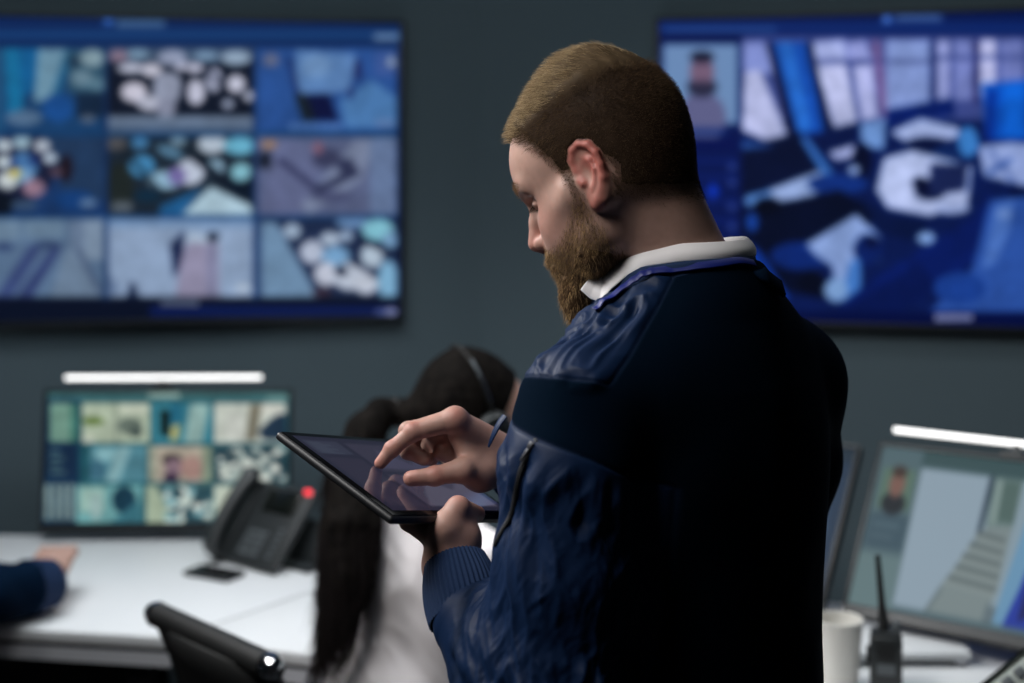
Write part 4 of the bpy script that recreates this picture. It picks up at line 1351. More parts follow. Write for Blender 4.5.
# ---- strands
def strands(root, d0, length, seg, rad, tone, target=None, bend=0.5, jit=0.15, rng=RNG):
    """returns V, faces, colours: thin three-sided tapering hairs"""
    n = len(root)
    p = root.copy(); d = d0 / (np.linalg.norm(d0, axis=1, keepdims=True) + 1e-9)
    pts = [p.copy()]
    for s in range(seg):
        t = (s + 1) / seg
        dd = d + rng.normal(0, jit, (n, 3))
        if target is not None: dd = dd + target * (bend * t)
        dd /= np.linalg.norm(dd, axis=1, keepdims=True) + 1e-9
        p = p + dd * (length / seg)[:, None]
        pts.append(p.copy()); d = dd
    pts = np.stack(pts, 1)
    tan = np.gradient(pts, axis=1); tan /= np.linalg.norm(tan, axis=2, keepdims=True) + 1e-9
    ref = rng.normal(0, 1, (n, 1, 3))
    u = np.cross(tan, ref); u /= np.linalg.norm(u, axis=2, keepdims=True) + 1e-9
    w = np.cross(tan, u)
    rr = rad[:, None] * np.linspace(1, .25, seg + 1)[None]
    V = np.stack([pts + rr[..., None] * (math.cos(a) * u + math.sin(a) * w) for a in (0, 2.0944, 4.18879)], 2)  # n, seg+1, 3, 3
    V = V.reshape(-1, 3)
    base = (np.arange(n) * (seg + 1) * 3)[:, None, None]
    j = (np.arange(seg) * 3)[None, :, None]; k = np.arange(3)[None, None, :]; k2 = (k + 1) % 3
    a = base + j + k; b2 = base + j + k2
    Fq = np.stack([a, b2, b2 + 3, a + 3], -1).reshape(-1, 4)
    C = np.repeat(tone, (seg + 1) * 3, axis=0)
    return V, Fq, C


def scatter(V, Fq, weight, n, rng=RNG):
    A = V[Fq[:, 0]]; B = V[Fq[:, 1]]; C = V[Fq[:, 2]]; D = V[Fq[:, 3]]
    ar = np.linalg.norm(np.cross(C - A, D - B), axis=1) * .5
    w = ar * weight[Fq].mean(1)
    idx = rng.choice(len(Fq), n, p=w / w.sum())
    s, t = rng.random((n, 1)), rng.random((n, 1))
    P = A[idx] * (1 - s) * (1 - t) + B[idx] * s * (1 - t) + C[idx] * s * t + D[idx] * (1 - s) * t
    N = np.cross(C[idx] - A[idx], D[idx] - B[idx]); N /= np.linalg.norm(N, axis=1, keepdims=True) + 1e-12
    return P, N


def join_parts(parts):
    V, Fs, Cs, n = [], [], [], 0
    for v, f, c in parts:
        V.append(v); Fs.append(f + n); Cs.append(c); n += len(v)
    return np.concatenate(V), np.concatenate(Fs), np.concatenate(Cs)


fwd, up, left = MH.x, MH.z, MH.y
Lh, top_m = hair_length(Qh)
mask_v = hm * (Qh[:, 2] > -.08)
# under-layer of hair: a shell over the scalp
def hair_shell(P):
    Q = MH.local(P)
    L, tp = hair_length(Q)
    m_ = hair_mask(Q)
    th = (L * (.38 + .06 * tp)) * m_ - .006 * (1 - m_)
    th = th - .006 * (1 - sstep(-.001, .003, near_ear(Q)))
    # cowlick tufts
    th = th + tp * .0016 * vnoise(Q * np.array([60., 150., 60.]))
    return smin(ell2(Q), neck_sdf(P), .022) - th


def ell2(Q):
    d = ell(Q, (-.006, 0, .047), (.0965, .077, .090))
    d = smin(d, ell(Q, (-.030, 0, .066), (.060, .062, .074)), .02)
    d = smin(d, ell(Q, (-.040, 0, .030), (.068, .070, .076)), .03)
    d = smin(d, ell(Q, (.047, 0, .045), (.054, .060, .058)), .02)
    return d


sv, sf = surf(hair_shell, (-.06, 1.44, 1.54), (.30, 1.78, 1.82), .0024)
Qs = MH.local(sv.astype(np.float32))
ms_ = hair_mask(Qs)
Ls, ts_ = hair_length(Qs)
keep = (ms_[sf] * (near_ear(Qs)[sf] > .001)).min(1) > .86
sf = sf[keep]
c_side, c_top, c_tip = lin((66, 51, 40)), lin((112, 92, 67)), lin((218, 194, 154))
sc = colmix(c_side * .7, c_top * .42, ts_) * (1 + .25 * vnoise(Qs * np.array([90., 300., 90.])))[:, None]

parts = [(sv, sf, sc)]
P, N = scatter(hv, hf, mask_v * sstep(.2, .8, top_m), 26000)
Qp = MH.local(P.astype(np.float32)); Lp, tp = hair_length(Qp)
ang = vnoise(Qp * 38)
d0 = N * .75 + fwd * (.62 + .1 * ang[:, None]) + left * (.22 * ang[:, None]) + up * (.35 + 5.0 * np.clip(Qp[:, :1] - .04, 0, .06))
ln = Lp * RNG.uniform(.6, 1.22, len(P))
tn = colmix(c_top, c_tip, RNG.random(len(P)) ** 1.5) * RNG.uniform(.75, 1.1, (len(P), 1))
parts.append(strands(P, d0, ln, 4, np.full(len(P), .00024), tn, target=fwd * .9 - up * .10, bend=.45, jit=.11))
P, N = scatter(hv, hf, mask_v * (1 - sstep(.3, .9, top_m)), 36000)
Qp = MH.local(P.astype(np.float32)); Lp, tp = hair_length(Qp)
d0 = N * .8 - up * .45 + fwd * .15 * (Qp[:, 0] > -.03)[:, None] - fwd * .2 * (Qp[:, 0] < -.05)[:, None]
tn = colmix(c_side, lin((122, 98, 70)), RNG.random(len(P)) ** 1.6) * RNG.uniform(.7, 1.15, (len(P), 1))
parts.append(strands(P, d0, Lp * RNG.uniform(.7, 1.2, len(P)), 2, np.full(len(P), .00018), tn, jit=.2))
V_, F_, C_ = join_parts(parts)
mesh_from('hair', V_, F_, M['hair'], man, attrs={'tone': C_})

# ---- beard: under-layer and strands
def beard_field(Q):
    """how much beard grows at a point of the face"""
    A = mirror(Q)
    x, y, z = A[:, 0], A[:, 1], A[:, 2]
    upper = np.interp(x, [.0, .018, .035, .055, .075, .092, .100, .12], [-.008, -.012, -.026, -.043, -.047, -.040, -.037, -.037])
    m = sstep(.006, -.010, z - upper) * sstep(-.004, .012, x - .002)
    m = m * (1 - np.exp(-((A - np.array([.106, 0, -.0575])) ** 2 / np.array([.011, .017, .0055]) ** 2).sum(1)))
    m = m * sstep(-.128, -.112, z)
    return m


bm_v = beard_field(Qh) * (near_ear(Qh) > .003) * sstep(-.05, .02, Qh[:, 0] + .03)


def beard_shell(P):
    Q = MH.local(P); A = mirror(Q)
    d = rc(A, (.012, .052, -.045), (.030, .047, -.068), .0185, .0205)
    d = smin(d, rc(A, (.030, .047, -.068), (.080, .014, -.094), .0195, .022), .012)
    d = smin(d, ell(Q, (.088, 0, -.101), (.0265, .028, .0285)), .014)
    d = smin(d, ell(Q, (.095, 0, -.119), (.017, .018, .018)), .012)
    d = smin(d, chain(A, [(.106, 0, -.0455), (.101, .014, -.049), (.090, .026, -.062), (.082, .028, -.080)], [.0052, .0060, .0065, .010]), .006)
    d = d + .0016 * vnoise(Q * np.array([150., 150., 150.]))
    d = smax(d, -ell(Q, (.113, 0, -.0600), (.016, .034, .0065)), .003)
    return d


bv, bf = surf(beard_shell, (-.02, 1.50, 1.42), (.18, 1.78, 1.62), .0018)
Qb = MH.local(bv.astype(np.float32))
c_b0, c_b1 = lin((64, 48, 34)), lin((196, 162, 116))
bc = colmix(c_b0, lin((92, 70, 48)), np.clip(.5 + .6 * vnoise(Qb * 160), 0, 1))
parts = [(bv, bf, bc)]
Pb, Nb = scatter(bv, bf, np.ones(len(bv)), 9000)
Qp = MH.local(Pb.astype(np.float32))
tn = colmix(c_b0, c_b1, RNG.random(len(Pb)) ** 1.6) * RNG.uniform(.8, 1.15, (len(Pb), 1))
down = -up * .95 + fwd * .30
ln = RNG.uniform(.004, .0105, len(Pb)) * (1 + .5 * sstep(-.09, -.12, Qp[:, 2]))
parts.append(strands(Pb - Nb * .001, Nb * .45 + down * .8 + left * (.35 * np.sign(Qp[:, 1]))[:, None] * .3, ln, 3, np.full(len(Pb), .00021), tn, target=down, bend=.35, jit=.28))
Pb, Nb = scatter(hv, hf, bm_v, 15000)
Qp = MH.local(Pb.astype(np.float32))
tn = colmix(c_b0, c_b1, RNG.random(len(Pb)) ** 1.6) * RNG.uniform(.75, 1.15, (len(Pb), 1))
ln = RNG.uniform(.003, .008, len(Pb)) * (.5 + .5 * sstep(-.01, -.05, Qp[:, 2]))
parts.append(strands(Pb, Nb * .5 + down * .8, ln, 3, np.full(len(Pb), .00016), tn, target=down, bend=.3, jit=.2))
V_, F_, C_ = join_parts(parts)
mesh_from('beard', V_, F_, M['hair'], man, attrs={'tone': C_})

# ---- brows and lashes
_bd = np.abs(chain((mirror(Qh) * np.array([.2, 1, 1])).astype(np.float32), [(.019, .010, .033), (.0185, .030, .0385), (.0145, .050, .0355)], [0., 0., 0.])) + .02 * (Qh[:, 0] < .04)
br_w = np.exp(-(_bd / .0065) ** 2)
Pb, Nb = scatter(hv, hf, (br_w > .3) * br_w, 600)
Qp = MH.local(Pb.astype(np.float32))
side = np.sign(Qp[:, 1])[:, None] * left
tn = colmix(lin((110, 84, 60)), lin((150, 122, 88)), RNG.random(len(Pb)))
parts = [strands(Pb, Nb * .22 + side * .8 + up * .15, RNG.uniform(.004, .007, len(Pb)), 3, np.full(len(Pb), .00013), tn, jit=.12)]
n = 60
for s in (-1, 1):
    tt = np.linspace(0, 1, n)
    loc = np.stack([np.interp(tt, [0, .5, 1], [.0790, .0855, .0770]), s * np.interp(tt, [0, 1], [.019, .045]), np.full(n, .0105)], 1)
    parts.append(strands(MH.world(loc), np.tile(fwd * .8 - up * .55, (n, 1)) + s * left * .2, np.full(n, .0085), 3, np.full(n, .00022), np.tile(lin((50, 36, 28)), (n, 1)), jit=.1))
V_, F_, C_ = join_parts(parts)
mesh_from('eyebrows', V_, F_, M['hair'], man, attrs={'tone': C_})
# ------------------------------------------------------------------ the man's clothes
def jacket_base(P):
    d = ell(P, T(-.012, 0, -.20), (.135, .190, .235), TR3)
    d = smin(d, ell(P, T(-.005, 0, -.46), (.135, .178, .26), TR3), .07)
    d = smin(d, rc(P, T(-.035, .02, -.062), SL + np.array([0, 0, -.002]), .066, .062), .05)
    d = smin(d, rc(P, T(-.012, -.03, -.028), SR + np.array([0, 0, -.002]), .068, .066), .05)
    d = smin(d, rc(P, T(-.02, 0, -.03), T(-.02, 0, -.10), .082, .10), .04)
    # left arm
    la = chain(P, [SL, px(571, 470, 1.45), px(563, 575, 1.435), EL], [.064, .0655, .068, .066], .02)
    la = smin(la, chain(P, [EL, px(508, 662, 1.455), px(476, 622, 1.50)], [.064, .058, .048], .02), .04)
    # right arm
    ra = chain(P, [SR, px(782, 462, 1.77), px(766, 560, 1.82), ER], [.074, .068, .066, .064], .02)
    ra = smin(ra, chain(P, [ER, px(640, 540, 1.80), px(535, 476, 1.70)], [.062, .056, .044], .02), .04)
    d = smin(d, ra, .035)
    d = smin(d, la, .022)
    return d


_nax = (SL - T(0, .06, -.02)); _nax = _nax / np.linalg.norm(_nax)
ARM_AX = (np.asarray(EL) - SL); ARM_AX = ARM_AX / np.linalg.norm(ARM_AX)


def arm_coords(P):
    """along the left upper arm, and the angle round it (0 = towards the photograph's left)"""
    t = (P - SL) @ ARM_AX
    r = P - SL - t[:, None] * ARM_AX
    e1 = np.array([-1.0, 0, 0]); e1 = e1 - ARM_AX * (e1 @ ARM_AX); e1 /= np.linalg.norm(e1)
    e2 = np.cross(ARM_AX, e1)
    return t, np.arctan2(r @ e2, r @ e1), np.linalg.norm(r, axis=1)


def jacket_regions(P):
    """1 where the smooth nylon is, 0 on the matte knit panels"""
    q = (P - TN) @ TR3
    f, l, u = q[:, 0], q[:, 1], q[:, 2]
    t, a, r = arm_coords(P)
    on_arm = sstep(.115, .09, r) * sstep(-.02, .02, t)
    shoulder = sstep(-.004, .004, f + .062 + .21 * (l - .088)) * sstep(.01, .03, l) * sstep(-.021, -.029, t)
    low = sstep(.031, .039, t + .020 * (np.clip(a, -2.4, .6) + .9)) * on_arm
    front = sstep(.0, .03, f) * (1 - on_arm)
    return np.clip(np.maximum(np.maximum(shoulder, low), front), 0, 1)


def ridged(P, k):
    n = 1 - np.abs(vnoise(P * k)) * 2
    return n


def jacket_disp(P):
    q = (P - TN) @ TR3
    reg = jacket_regions(P)
    warp = np.stack([vnoise(P * 14), vnoise(P * 14 + 31.7), vnoise(P * 14 + 77.1)], 1) * .012
    Pw = P + warp
    t, a, r = arm_coords(Pw)
    # gathers running from the collar out to the shoulder
    s = (Pw - TN) @ _nax
    across = (Pw - TN) @ np.cross(_nax, [0, 0, 1.0])
    sh = ridged(np.stack([s * 7, across * 62, Pw[:, 2] * 40], 1), 1.0) * .6 + ridged(np.stack([s * 18 + 5, across * 125, Pw[:, 2] * 80], 1), 1.0) * .4
    q2 = (P - TN) @ TR3
    w_sh = sstep(-.018, -.034, t) * sstep(.0, .03, q2[:, 1]) * sstep(-.004, .012, q2[:, 0] + .062 + .21 * (q2[:, 1] - .088))
    # slanting creases and hanging folds on the sleeve
    sl = ridged(np.stack([a * 2.8 + t * 9, t * 22 - a * 2.2, t * 3], 1), 1.0) * .62 + ridged(np.stack([a * 6 + 3, t * 42 + a * 6, r * 10], 1), 1.0) * .22 + ridged(np.stack([a * 11 + 9, t * 100 - a * 9, r * 10], 1), 1.0) * .09
    w_sl = sstep(.115, .09, r) * sstep(.034, .070, t + .020 * (np.clip(a, -2.4, .6) + .9))
    elbow = sstep(.20, .33, t)
    ring = np.sin((Pw[:, 2] * 1.0 + Pw[:, 0] * .8) * 150) * elbow * .5
    pleat = np.abs(np.sin(a * 6.5 + 1.6 * vnoise(np.stack([a * 2, t * 10, t * 0], 1)))) * np.exp(-((t - .065) / .065) ** 2)
    d = .0068 * w_sh * sh + .0080 * w_sl * (sl + ring) * (.7 + .5 * elbow) + .0060 * w_sl * (pleat - .5)
    # soft large folds elsewhere (back, right arm)
    big = fbm(np.stack([Pw[:, 0] * 9, Pw[:, 1] * 9, Pw[:, 2] * 4.5], 1), 2)
    d = d + .0045 * big * (1 - np.maximum(w_sh, w_sl))
    # seams: a narrow groove between the panels
    d = d - .0020 * np.exp(-((reg - .5) / .28) ** 2) * (q2[:, 0] < .05)
    return d


def jacket_sdf(P):
    d = jacket_base(P)
    d = np.maximum(d, T(0, 0, -.62)[2] - P[:, 2])
    d = np.maximum(d, P[:, 2] - (T(0, 0, -.008)[2] - .50 * ((P - TN.astype(np.float32)) @ TF.astype(np.float32))))   # neck opening
    return d


jv, jf = surf(jacket_sdf, (-.20, 1.22, .84), (.58, 2.06, 1.56), .0022)
# smooth normals for the displacement
jn = grad(jacket_base, jv)
jv2 = jv + jn * jacket_disp(jv)[:, None]
reg = jacket_regions(jv)
jo = mesh_from('jacket', jv2, jf, M['jacket'], man, attrs={'panel': np.repeat(reg[:, None], 3, 1)})


def hit(x, y, f=jacket_base, y0=1.15, y1=2.0):
    """first point of a surface under a pixel of the photograph (to find where a seam or zip lies on the cloth)"""
    ts = np.linspace(y0, y1, 1200)
    pts = np.stack([px(x, y, t) for t in ts]).astype(np.float32)
    d = f(pts)
    k = np.argmax(d < 0)
    return pts[k].astype(float) if d[k] < 0 else None


def ribbon(name, pts, normals, width, thick, mat, parent, ribs=0):
    """a strip of cloth lying along pts, its flat side along normals"""
    pts = np.asarray(pts, float); n = len(pts)
    tan = np.gradient(pts, axis=0); tan /= np.linalg.norm(tan, axis=1, keepdims=True)
    nrm = np.asarray(normals, float); nrm = nrm - tan * (nrm * tan).sum(1)[:, None]; nrm /= np.linalg.norm(nrm, axis=1, keepdims=True)
    side = np.cross(tan, nrm)
    V = []
    prof = [(-.5, 0), (-.5, .7), (-.42, 1), (.42, 1), (.5, .7), (.5, 0)]
    for i in range(n):
        for (s, h) in prof:
            V.append(pts[i] + side[i] * width * s + nrm[i] * (thick * h - thick * .3))
    k = len(prof); Fc = []
    for i in range(n - 1):
        for j in range(k):
            a = i * k + j; b2 = i * k + (j + 1) % k
            Fc.append((a, b2, b2 + k, a + k))
    Fc.append(tuple(range(k))[::-1]); Fc.append(tuple(range((n - 1) * k, n * k)))
    return mesh_from(name, np.array(V), Fc, mat, parent)


def resample(pts, n):
    pts = np.asarray(pts, float)
    L = np.concatenate([[0], np.cumsum(np.linalg.norm(np.diff(pts, axis=0), axis=1))])
    t = np.linspace(0, L[-1], n)
    # Catmull-Rom through the given points
    out = []
    for q in t:
        i = min(max(int(np.searchsorted(L, q) - 1), 0), len(pts) - 2)
        u = (q - L[i]) / (L[i + 1] - L[i] + 1e-9)
        p0, p1, p2, p3 = pts[max(i - 1, 0)], pts[i], pts[i + 1], pts[min(i + 2, len(pts) - 1)]
        out.append(.5 * (2 * p1 + (p2 - p0) * u + (2 * p0 - 5 * p1 + 4 * p2 - p3) * u * u + (3 * p1 - p0 - 3 * p2 + p3) * u ** 3))
    return np.array(out)


# ---- sleeve zip
M['zip'] = material('dark_zip_metal', rgb(58, 60, 66), 0.4, metal=0.6)
zp = [hit(x, y) for x, y in ((538, 441), (528, 454), (522, 466), (519, 480), (517, 492), (512, 508), (504, 527), (497, 545), (491, 565))]
zp = [p for p in zp if p is not None]
zp = resample(zp, 60)
zn = grad(jacket_base, zp)
zp = zp + zn * (jacket_disp(zp)[:, None] + .0002)
for _ in range(2):
    zp = np.stack([np.convolve(np.pad(zp[:, c], 4, mode='reflect', reflect_type='odd'), np.ones(9) / 9, 'valid') for c in range(3)], 1)
zt = ribbon('zip_tape', zp, zn, .0070, .0011, M['black_soft'], jo)
tm = MB()
inv = world_matrix(man).inverted()
for i in range(0, 60):
    p = Vector(zp[i] + zn[i] * .0010)
    q = Vector(zp[min(i + 1, 59)] - zp[max(i - 1, 0)]).normalized(); n_ = Vector(zn[i]); s_ = q.cross(n_)
    R = Matrix((s_, q, n_)).transposed()
    tm.box((.0028, .0015, .0009), p, rot=R)
to = tm.build('zip_teeth', M['zip'], jo); to.matrix_parent_inverse = inv
tag(to, kind='stuff')
pm_ = MB(); i = 4
q = Vector(zp[6] - zp[2]).normalized(); n_ = Vector(zn[i]); s_ = q.cross(n_); R = Matrix((s_, q, n_)).transposed()
pm_.box((.006, .008, .003), Vector(zp[i] + zn[i] * .002), rot=R, bevel=.0008)
pm_.box((.0035, .014, .0015), Vector(zp[i + 5] + zn[i + 5] * .0032), rot=R, bevel=.0006)
po = pm_.build('zip_puller', M['zip'], jo); po.matrix_parent_inverse = inv


# ---- cuffs: ribbed tubes
def cuff(p0, p1, r0, r1, name='cuff', ribs=46):
    p0, p1 = np.asarray(p0, float), np.asarray(p1, float)
    ax = p1 - p0; L = np.linalg.norm(ax); ax /= L
    e1 = np.cross(ax, [0, 1.0, .3]); e1 /= np.linalg.norm(e1); e2 = np.cross(ax, e1)
    nphi, nt = ribs * 6, 16
    V = []
    prof = [(t, r0 + (r1 - r0) * t + .004 * math.sin(math.pi * t)) for t in np.linspace(0, 1, nt)] + [(1.0, r1 - .004), (.9, r1 - .005)]
    for t, r in prof:
        for k in range(nphi):
            a = 2 * math.pi * k / nphi
            rr = r + .0011 * (1 if t <= 1 else 0) * math.copysign(abs(math.sin(a * ribs / 1.0 * .5 * 2)) ** .7, math.sin(a * ribs))
            V.append(p0 + ax * L * t + (math.cos(a) * e1 + math.sin(a) * e2) * rr)
    m = len(prof); i = np.arange(m * nphi).reshape(m, nphi)
    Fq = np.stack([i[:-1], np.roll(i, -1, 1)[:-1], np.roll(i, -1, 1)[1:], i[1:]], -1).reshape(-1, 4)
    return mesh_from(name, np.array(V), Fq, M['rib'], jo)


cuff(px(468, 618, 1.505), px(455, 562, 1.548), .0415, .0335)
cuff(px(540, 478, 1.70), px(507, 461, 1.668), .042, .034)
# strap of the right cuff that stands out in front of the sleeve
tb = resample([px(505, 416, 1.60), px(499, 424, 1.597), px(493, 436, 1.595), px(488.5, 447, 1.595)], 14)
tabm = MB(); tabm.tube([tuple(p) for p in tb], [.0065, .0065, .0065, .0064, .006, .006, .0058, .0055, .005, .0046, .004, .0036, .003, .002], n=10, flat=.4)
tob = tabm.build('cuff_strap', M['nylon'], jo); tob.matrix_parent_inverse = inv

# ---- neck: rib collar of the jacket, lanyard, shirt collar
CC = np.array([.187, 1.61])


def ringpt(deg, r, z):
    a = math.radians(deg)
    return np.array([CC[0] + r * math.cos(a), CC[1] + r * math.sin(a), z])


def zpix(y, depth):
    return CAM_H + (HORIZON - y) / F_PX * depth


# rib collar: angle, radius, photo height of its top edge and of its foot
rc_tab = [(40, .080, 243, 268), (0, .083, 254, 275), (-30, .087, 256, 281), (-60, .090, 259, 288), (-90, .092, 262, 296), (-120, .093, 268, 304), (-150, .096, 282, 312), (-175, .100, 298, 322), (-200, .104, 314, 334), (-225, .104, 326, 344), (-250, .098, 330, 348), (-285, .090, 300, 325), (-320, .080, 243, 268)]
ang = np.radians([r[0] for r in rc_tab])
ns = 120
ta = np.linspace(0, len(rc_tab) - 1, ns)
def lerp_tab(col, t): return np.interp(t, np.arange(len(rc_tab)), [r[col] for r in rc_tab])
V = []
for t in ta:
    a, r, y1, y2 = (lerp_tab(k, t) for k in range(4))
    p = ringpt(a, r, 0); d_ = p[1]
    z1, z2 = zpix(y1, d_), zpix(y2, d_)
    wob = .0009 * math.sin(a * 2.2)
    for rr, zz in ((r - .006, z1 - .012), (r - .004, z1), (r + .000, z1 + .0015), (r + .003, z1 - .002), (r + .006 + wob, (z1 + z2) / 2), (r + .010, z2), (r + .010, z2 - .012)):
        V.append(ringpt(a, rr, zz))
V = np.array(V); k = 7
i = np.arange(len(V)).reshape(ns, k)
Fq = np.stack([i[:-1, :-1], i[:-1, 1:], i[1:, 1:], i[1:, :-1]], -1).reshape(-1, 4)
mesh_from('rib_collar', V, Fq, M['rib'], jo)

# lanyard round the neck, outside the rib collar
lp = []
for x, y in ((752, 266), (738, 264), (718, 267), (698, 269), (673, 272), (655, 276), (640, 281.5), (628, 289), (617, 298), (606, 308), (598, 315)):
    d_ = 1.50
    lp.append((x, y))
def collar_sdf(P):
    d = jacket_base(P)
    for j in range(len(rc_tab) - 1):
        a0, a1 = rc_tab[j], rc_tab[j + 1]
        p0 = ringpt(a0[0], a0[1], 0); p1 = ringpt(a1[0], a1[1], 0)
        p0[2] = zpix((a0[2] + a0[3]) / 2, p0[1]); p1[2] = zpix((a1[2] + a1[3]) / 2, p1[1])
        d = np.minimum(d, rc(P, p0, p1, .010, .010))
    return d
L3 = [hit(x, y, collar_sdf) for x, y in lp]
L3 = [p for p in L3 if p is not None]
tail = []
for off in (TF * .03 - TL * .025 + np.array([0, 0, -.015]), TF * .06 - TL * .06 + np.array([0, 0, -.06]), TF * .08 - TL * .08 + np.array([0, 0, -.12]), TF * .09 - TL * .09 + np.array([0, 0, -.20]))[:0]:
    q = (L3[-1] + off)[None]
    for _ in range(12):
        q = q - grad(jacket_base, q) * (jacket_base(q.astype(np.float32))[:, None]) * .8
    tail.append(q[0])
lc = resample(np.array(L3 + tail), 90)
ln_ = grad(collar_sdf, lc)
ln_ = np.stack([np.convolve(np.pad(ln_[:, c], 6, mode='edge'), np.ones(13) / 13, 'valid') for c in range(3)], 1)
ribbon('lanyard', lc + ln_ * (.0035 + np.maximum(jacket_disp(lc), 0))[:, None], ln_, .0095, .0016, M['lanyard'], man)

# shirt collar: angle, top (fold) radius and height, outer edge radius and height
sc_tab = [(60, .078, 242, 60, .084, 252), (35, .079, 238.5, 35, .086, 250), (10, .079, 237.5, 10, .086, 253), (-10, .079, 239, -10, .087, 256), (-35, .078, 241.5, -35, .087, 258), (-65, .078, 243.5, -65, .088, 260), (-95, .078, 245, -95, .089, 262), (-120, .079, 249, -119, .091, 267),
          (-135, .080, 253, -131, .097, 277), (-146, .0805, 256.5, -139, .106, 290), (-153, .081, 259.5, -144, .113, 303), (-157, .0815, 262, -147.5, .121, 299), (-161, .082, 265, -151, .129, 290)]
ns = 96
ta = np.linspace(0, len(sc_tab) - 1, ns)
def lt(c, t): return np.interp(t, np.arange(len(sc_tab)), [r[c] for r in sc_tab])
V = []
for t in ta:
    a, r1, y1, a2, r2, y2 = (lt(c, t) for c in range(6))
    p1 = ringpt(a, r1, 0); p2 = ringpt(a2, r2, 0)
    z1, z2 = zpix(y1, p1[1]), zpix(y2, p2[1])
    for s in range(5):                                    # stand, inside
        V.append(ringpt(a, r1 - .0035 - .003 * (1 - s / 4), z1 - .034 * (1 - s / 4)))
    V.append(ringpt(a, r1 - .001, z1 + .0016))
    for s in range(1, 9):
        u = s / 8
        V.append(ringpt(a + (a2 - a) * u, r1 + (r2 - r1) * u + .0035 * math.sin(math.pi * min(1, u * 1.0)), z1 + (z2 - z1) * u ** 1.05))
k = 14
V = np.array(V); i = np.arange(len(V)).reshape(ns, k)
Fq = np.stack([i[:-1, :-1], i[:-1, 1:], i[1:, 1:], i[1:, :-1]], -1).reshape(-1, 4)
co = mesh_from('shirt_collar', V, Fq, M['collar'], man)
sm = co.modifiers.new('thickness', 'SOLIDIFY'); sm.thickness = .0022; sm.offset = 0
sb = co.modifiers.new('smooth', 'SUBSURF'); sb.levels = 1; sb.render_levels = 1

# shoulder strap on the right shoulder
e0 = hit(760, 276); e1_ = hit(779, 290)
if e0 is not None and e1_ is not None:
    pts = resample([e0 + TF * .02, e0, (e0 + e1_) / 2, e1_], 14)
    nn = grad(jacket_base, pts)
    st = ribbon('shoulder_strap', pts + nn * .003, nn, .022, .005, M['knit'], jo)

# ---- trousers and shoes (below the frame)
def trousers_sdf(P):
    d = ell(P, T(0, 0, -.64), (.115, .165, .15), TR3)
    for s in (-1, 1):
        d = smin(d, chain(P, [T(0, .092 * s, -.66), T(.02, .105 * s, -1.02), T(-.005, .115 * s, -1.425)], [.096, .070, .058], .03), .05)
    return np.maximum(d, P[:, 2] - T(0, 0, -.575)[2])


tv, tf_ = surf(trousers_sdf, (-.1, 1.3, .0), (.5, 1.95, 1.0), .010)
mesh_from('trousers', tv, tf_, M['trousers'], man)
for s in (-1, 1):
    def shoe_sdf(P, s=s):
        a = T(-.03, .115 * s, -1.452); b_ = T(.15, .135 * s, -1.462)
        d = smin(rc(P, a, b_, .040, .034), rc(P, T(-.01, .115 * s, -1.43), T(-.01, .115 * s, -1.39), .045, .046), .04)
        return np.maximum(d, .002 - P[:, 2])
    c0 = T(.05, .12 * s, -1.43)
    qv, qf = surf(shoe_sdf, c0 - .2, c0 + .2, .007)
    mesh_from('shoe', qv, qf, M['shoe'], man)

# ------------------------------------------------------------------ tablet held by the man
tb_root = empty('tablet', tuple(tab(.5, .5)), 0, 'black tablet computer tilted in the standing man\'s hands', 'tablet')
TXm = Matrix((Vector(TV), Vector(-TU / np.linalg.norm(TU)), Vector(TN_up))).transposed()
if TXm.determinant() < 0:
    TXm = Matrix((Vector(TV), Vector(-TU / np.linalg.norm(TU)), Vector(np.cross(TV, -TU / np.linalg.norm(TU))))).transposed()
TXm = TXm.to_4x4(); TXm.translation = Vector(tab(.5, .5))
M['tab_case'] = material('tablet_case', rgb(26, 28, 32), 0.45, bump=(700, 0.15, 0.0004))
M['tab_glass'] = material('tablet_glass', rgb(8, 8, 10), 0.06, spec=0.5, emit='attr', emit_strength=1.0)
M['tab_bezel'] = material('tablet_bezel', rgb(10, 10, 12), 0.10, spec=0.5)
m = MB(); m.box((TAB_W + .006, TAB_H + .006, .0095), (0, 0, -.0060), bevel=.0042, seg=3); place(m.build('case', M['tab_case'], tb_root), TXm)
m = MB(); m.box((TAB_W - .001, TAB_H - .001, .0012), (0, 0, -.0008), bevel=.0005); place(m.build('bezel', M['tab_bezel'], tb_root), TXm)
nx, nz = 150, 104
sw, sh_ = TAB_W - .018, TAB_H - .018
X, Y_ = np.meshgrid(np.linspace(-sw / 2, sw / 2, nx), np.linspace(-sh_ / 2, sh_ / 2, nz))
V = np.stack([X.ravel(), Y_.ravel(), np.full(X.size, .0002)], 1)
c = pic_tablet().sample((X.ravel() / sw + .5) * 200, (.5 - Y_.ravel() / sh_) * 140)
i = np.arange(nx * nz).reshape(nz, nx)
Fq = np.stack([i[:-1, :-1], i[:-1, 1:], i[1:, 1:], i[1:, :-1]], -1).reshape(-1, 4)
place(mesh_from('screen', V, Fq, M['tab_glass'], tb_root, smooth=False, attrs={'picture': lin(c)}, world=False), TXm)
# ------------------------------------------------------------------ the dark-haired woman with the headset
woman = empty('person', (-.28, 2.48, 0), 0, 'dark-haired woman in a white blouse wearing a headset, seated with a long ponytail', 'person')
WH = HeadFrame((-.0760, 2.615, 1.160), (.90, .43), math.radians(6))
WF = np.array([.74, .67, 0.0]); WF /= np.linalg.norm(WF)
WL_ = np.array([-WF[1], WF[0], 0.0])
WO = np.array([-.150, 2.555, 1.015])              # base of her neck
WR3 = np.stack([WF, WL_, np.array([0, 0, 1.0])], 1)


def Wp(f, l, u):
    return WO + WF * f + WL_ * l + np.array([0, 0, u])


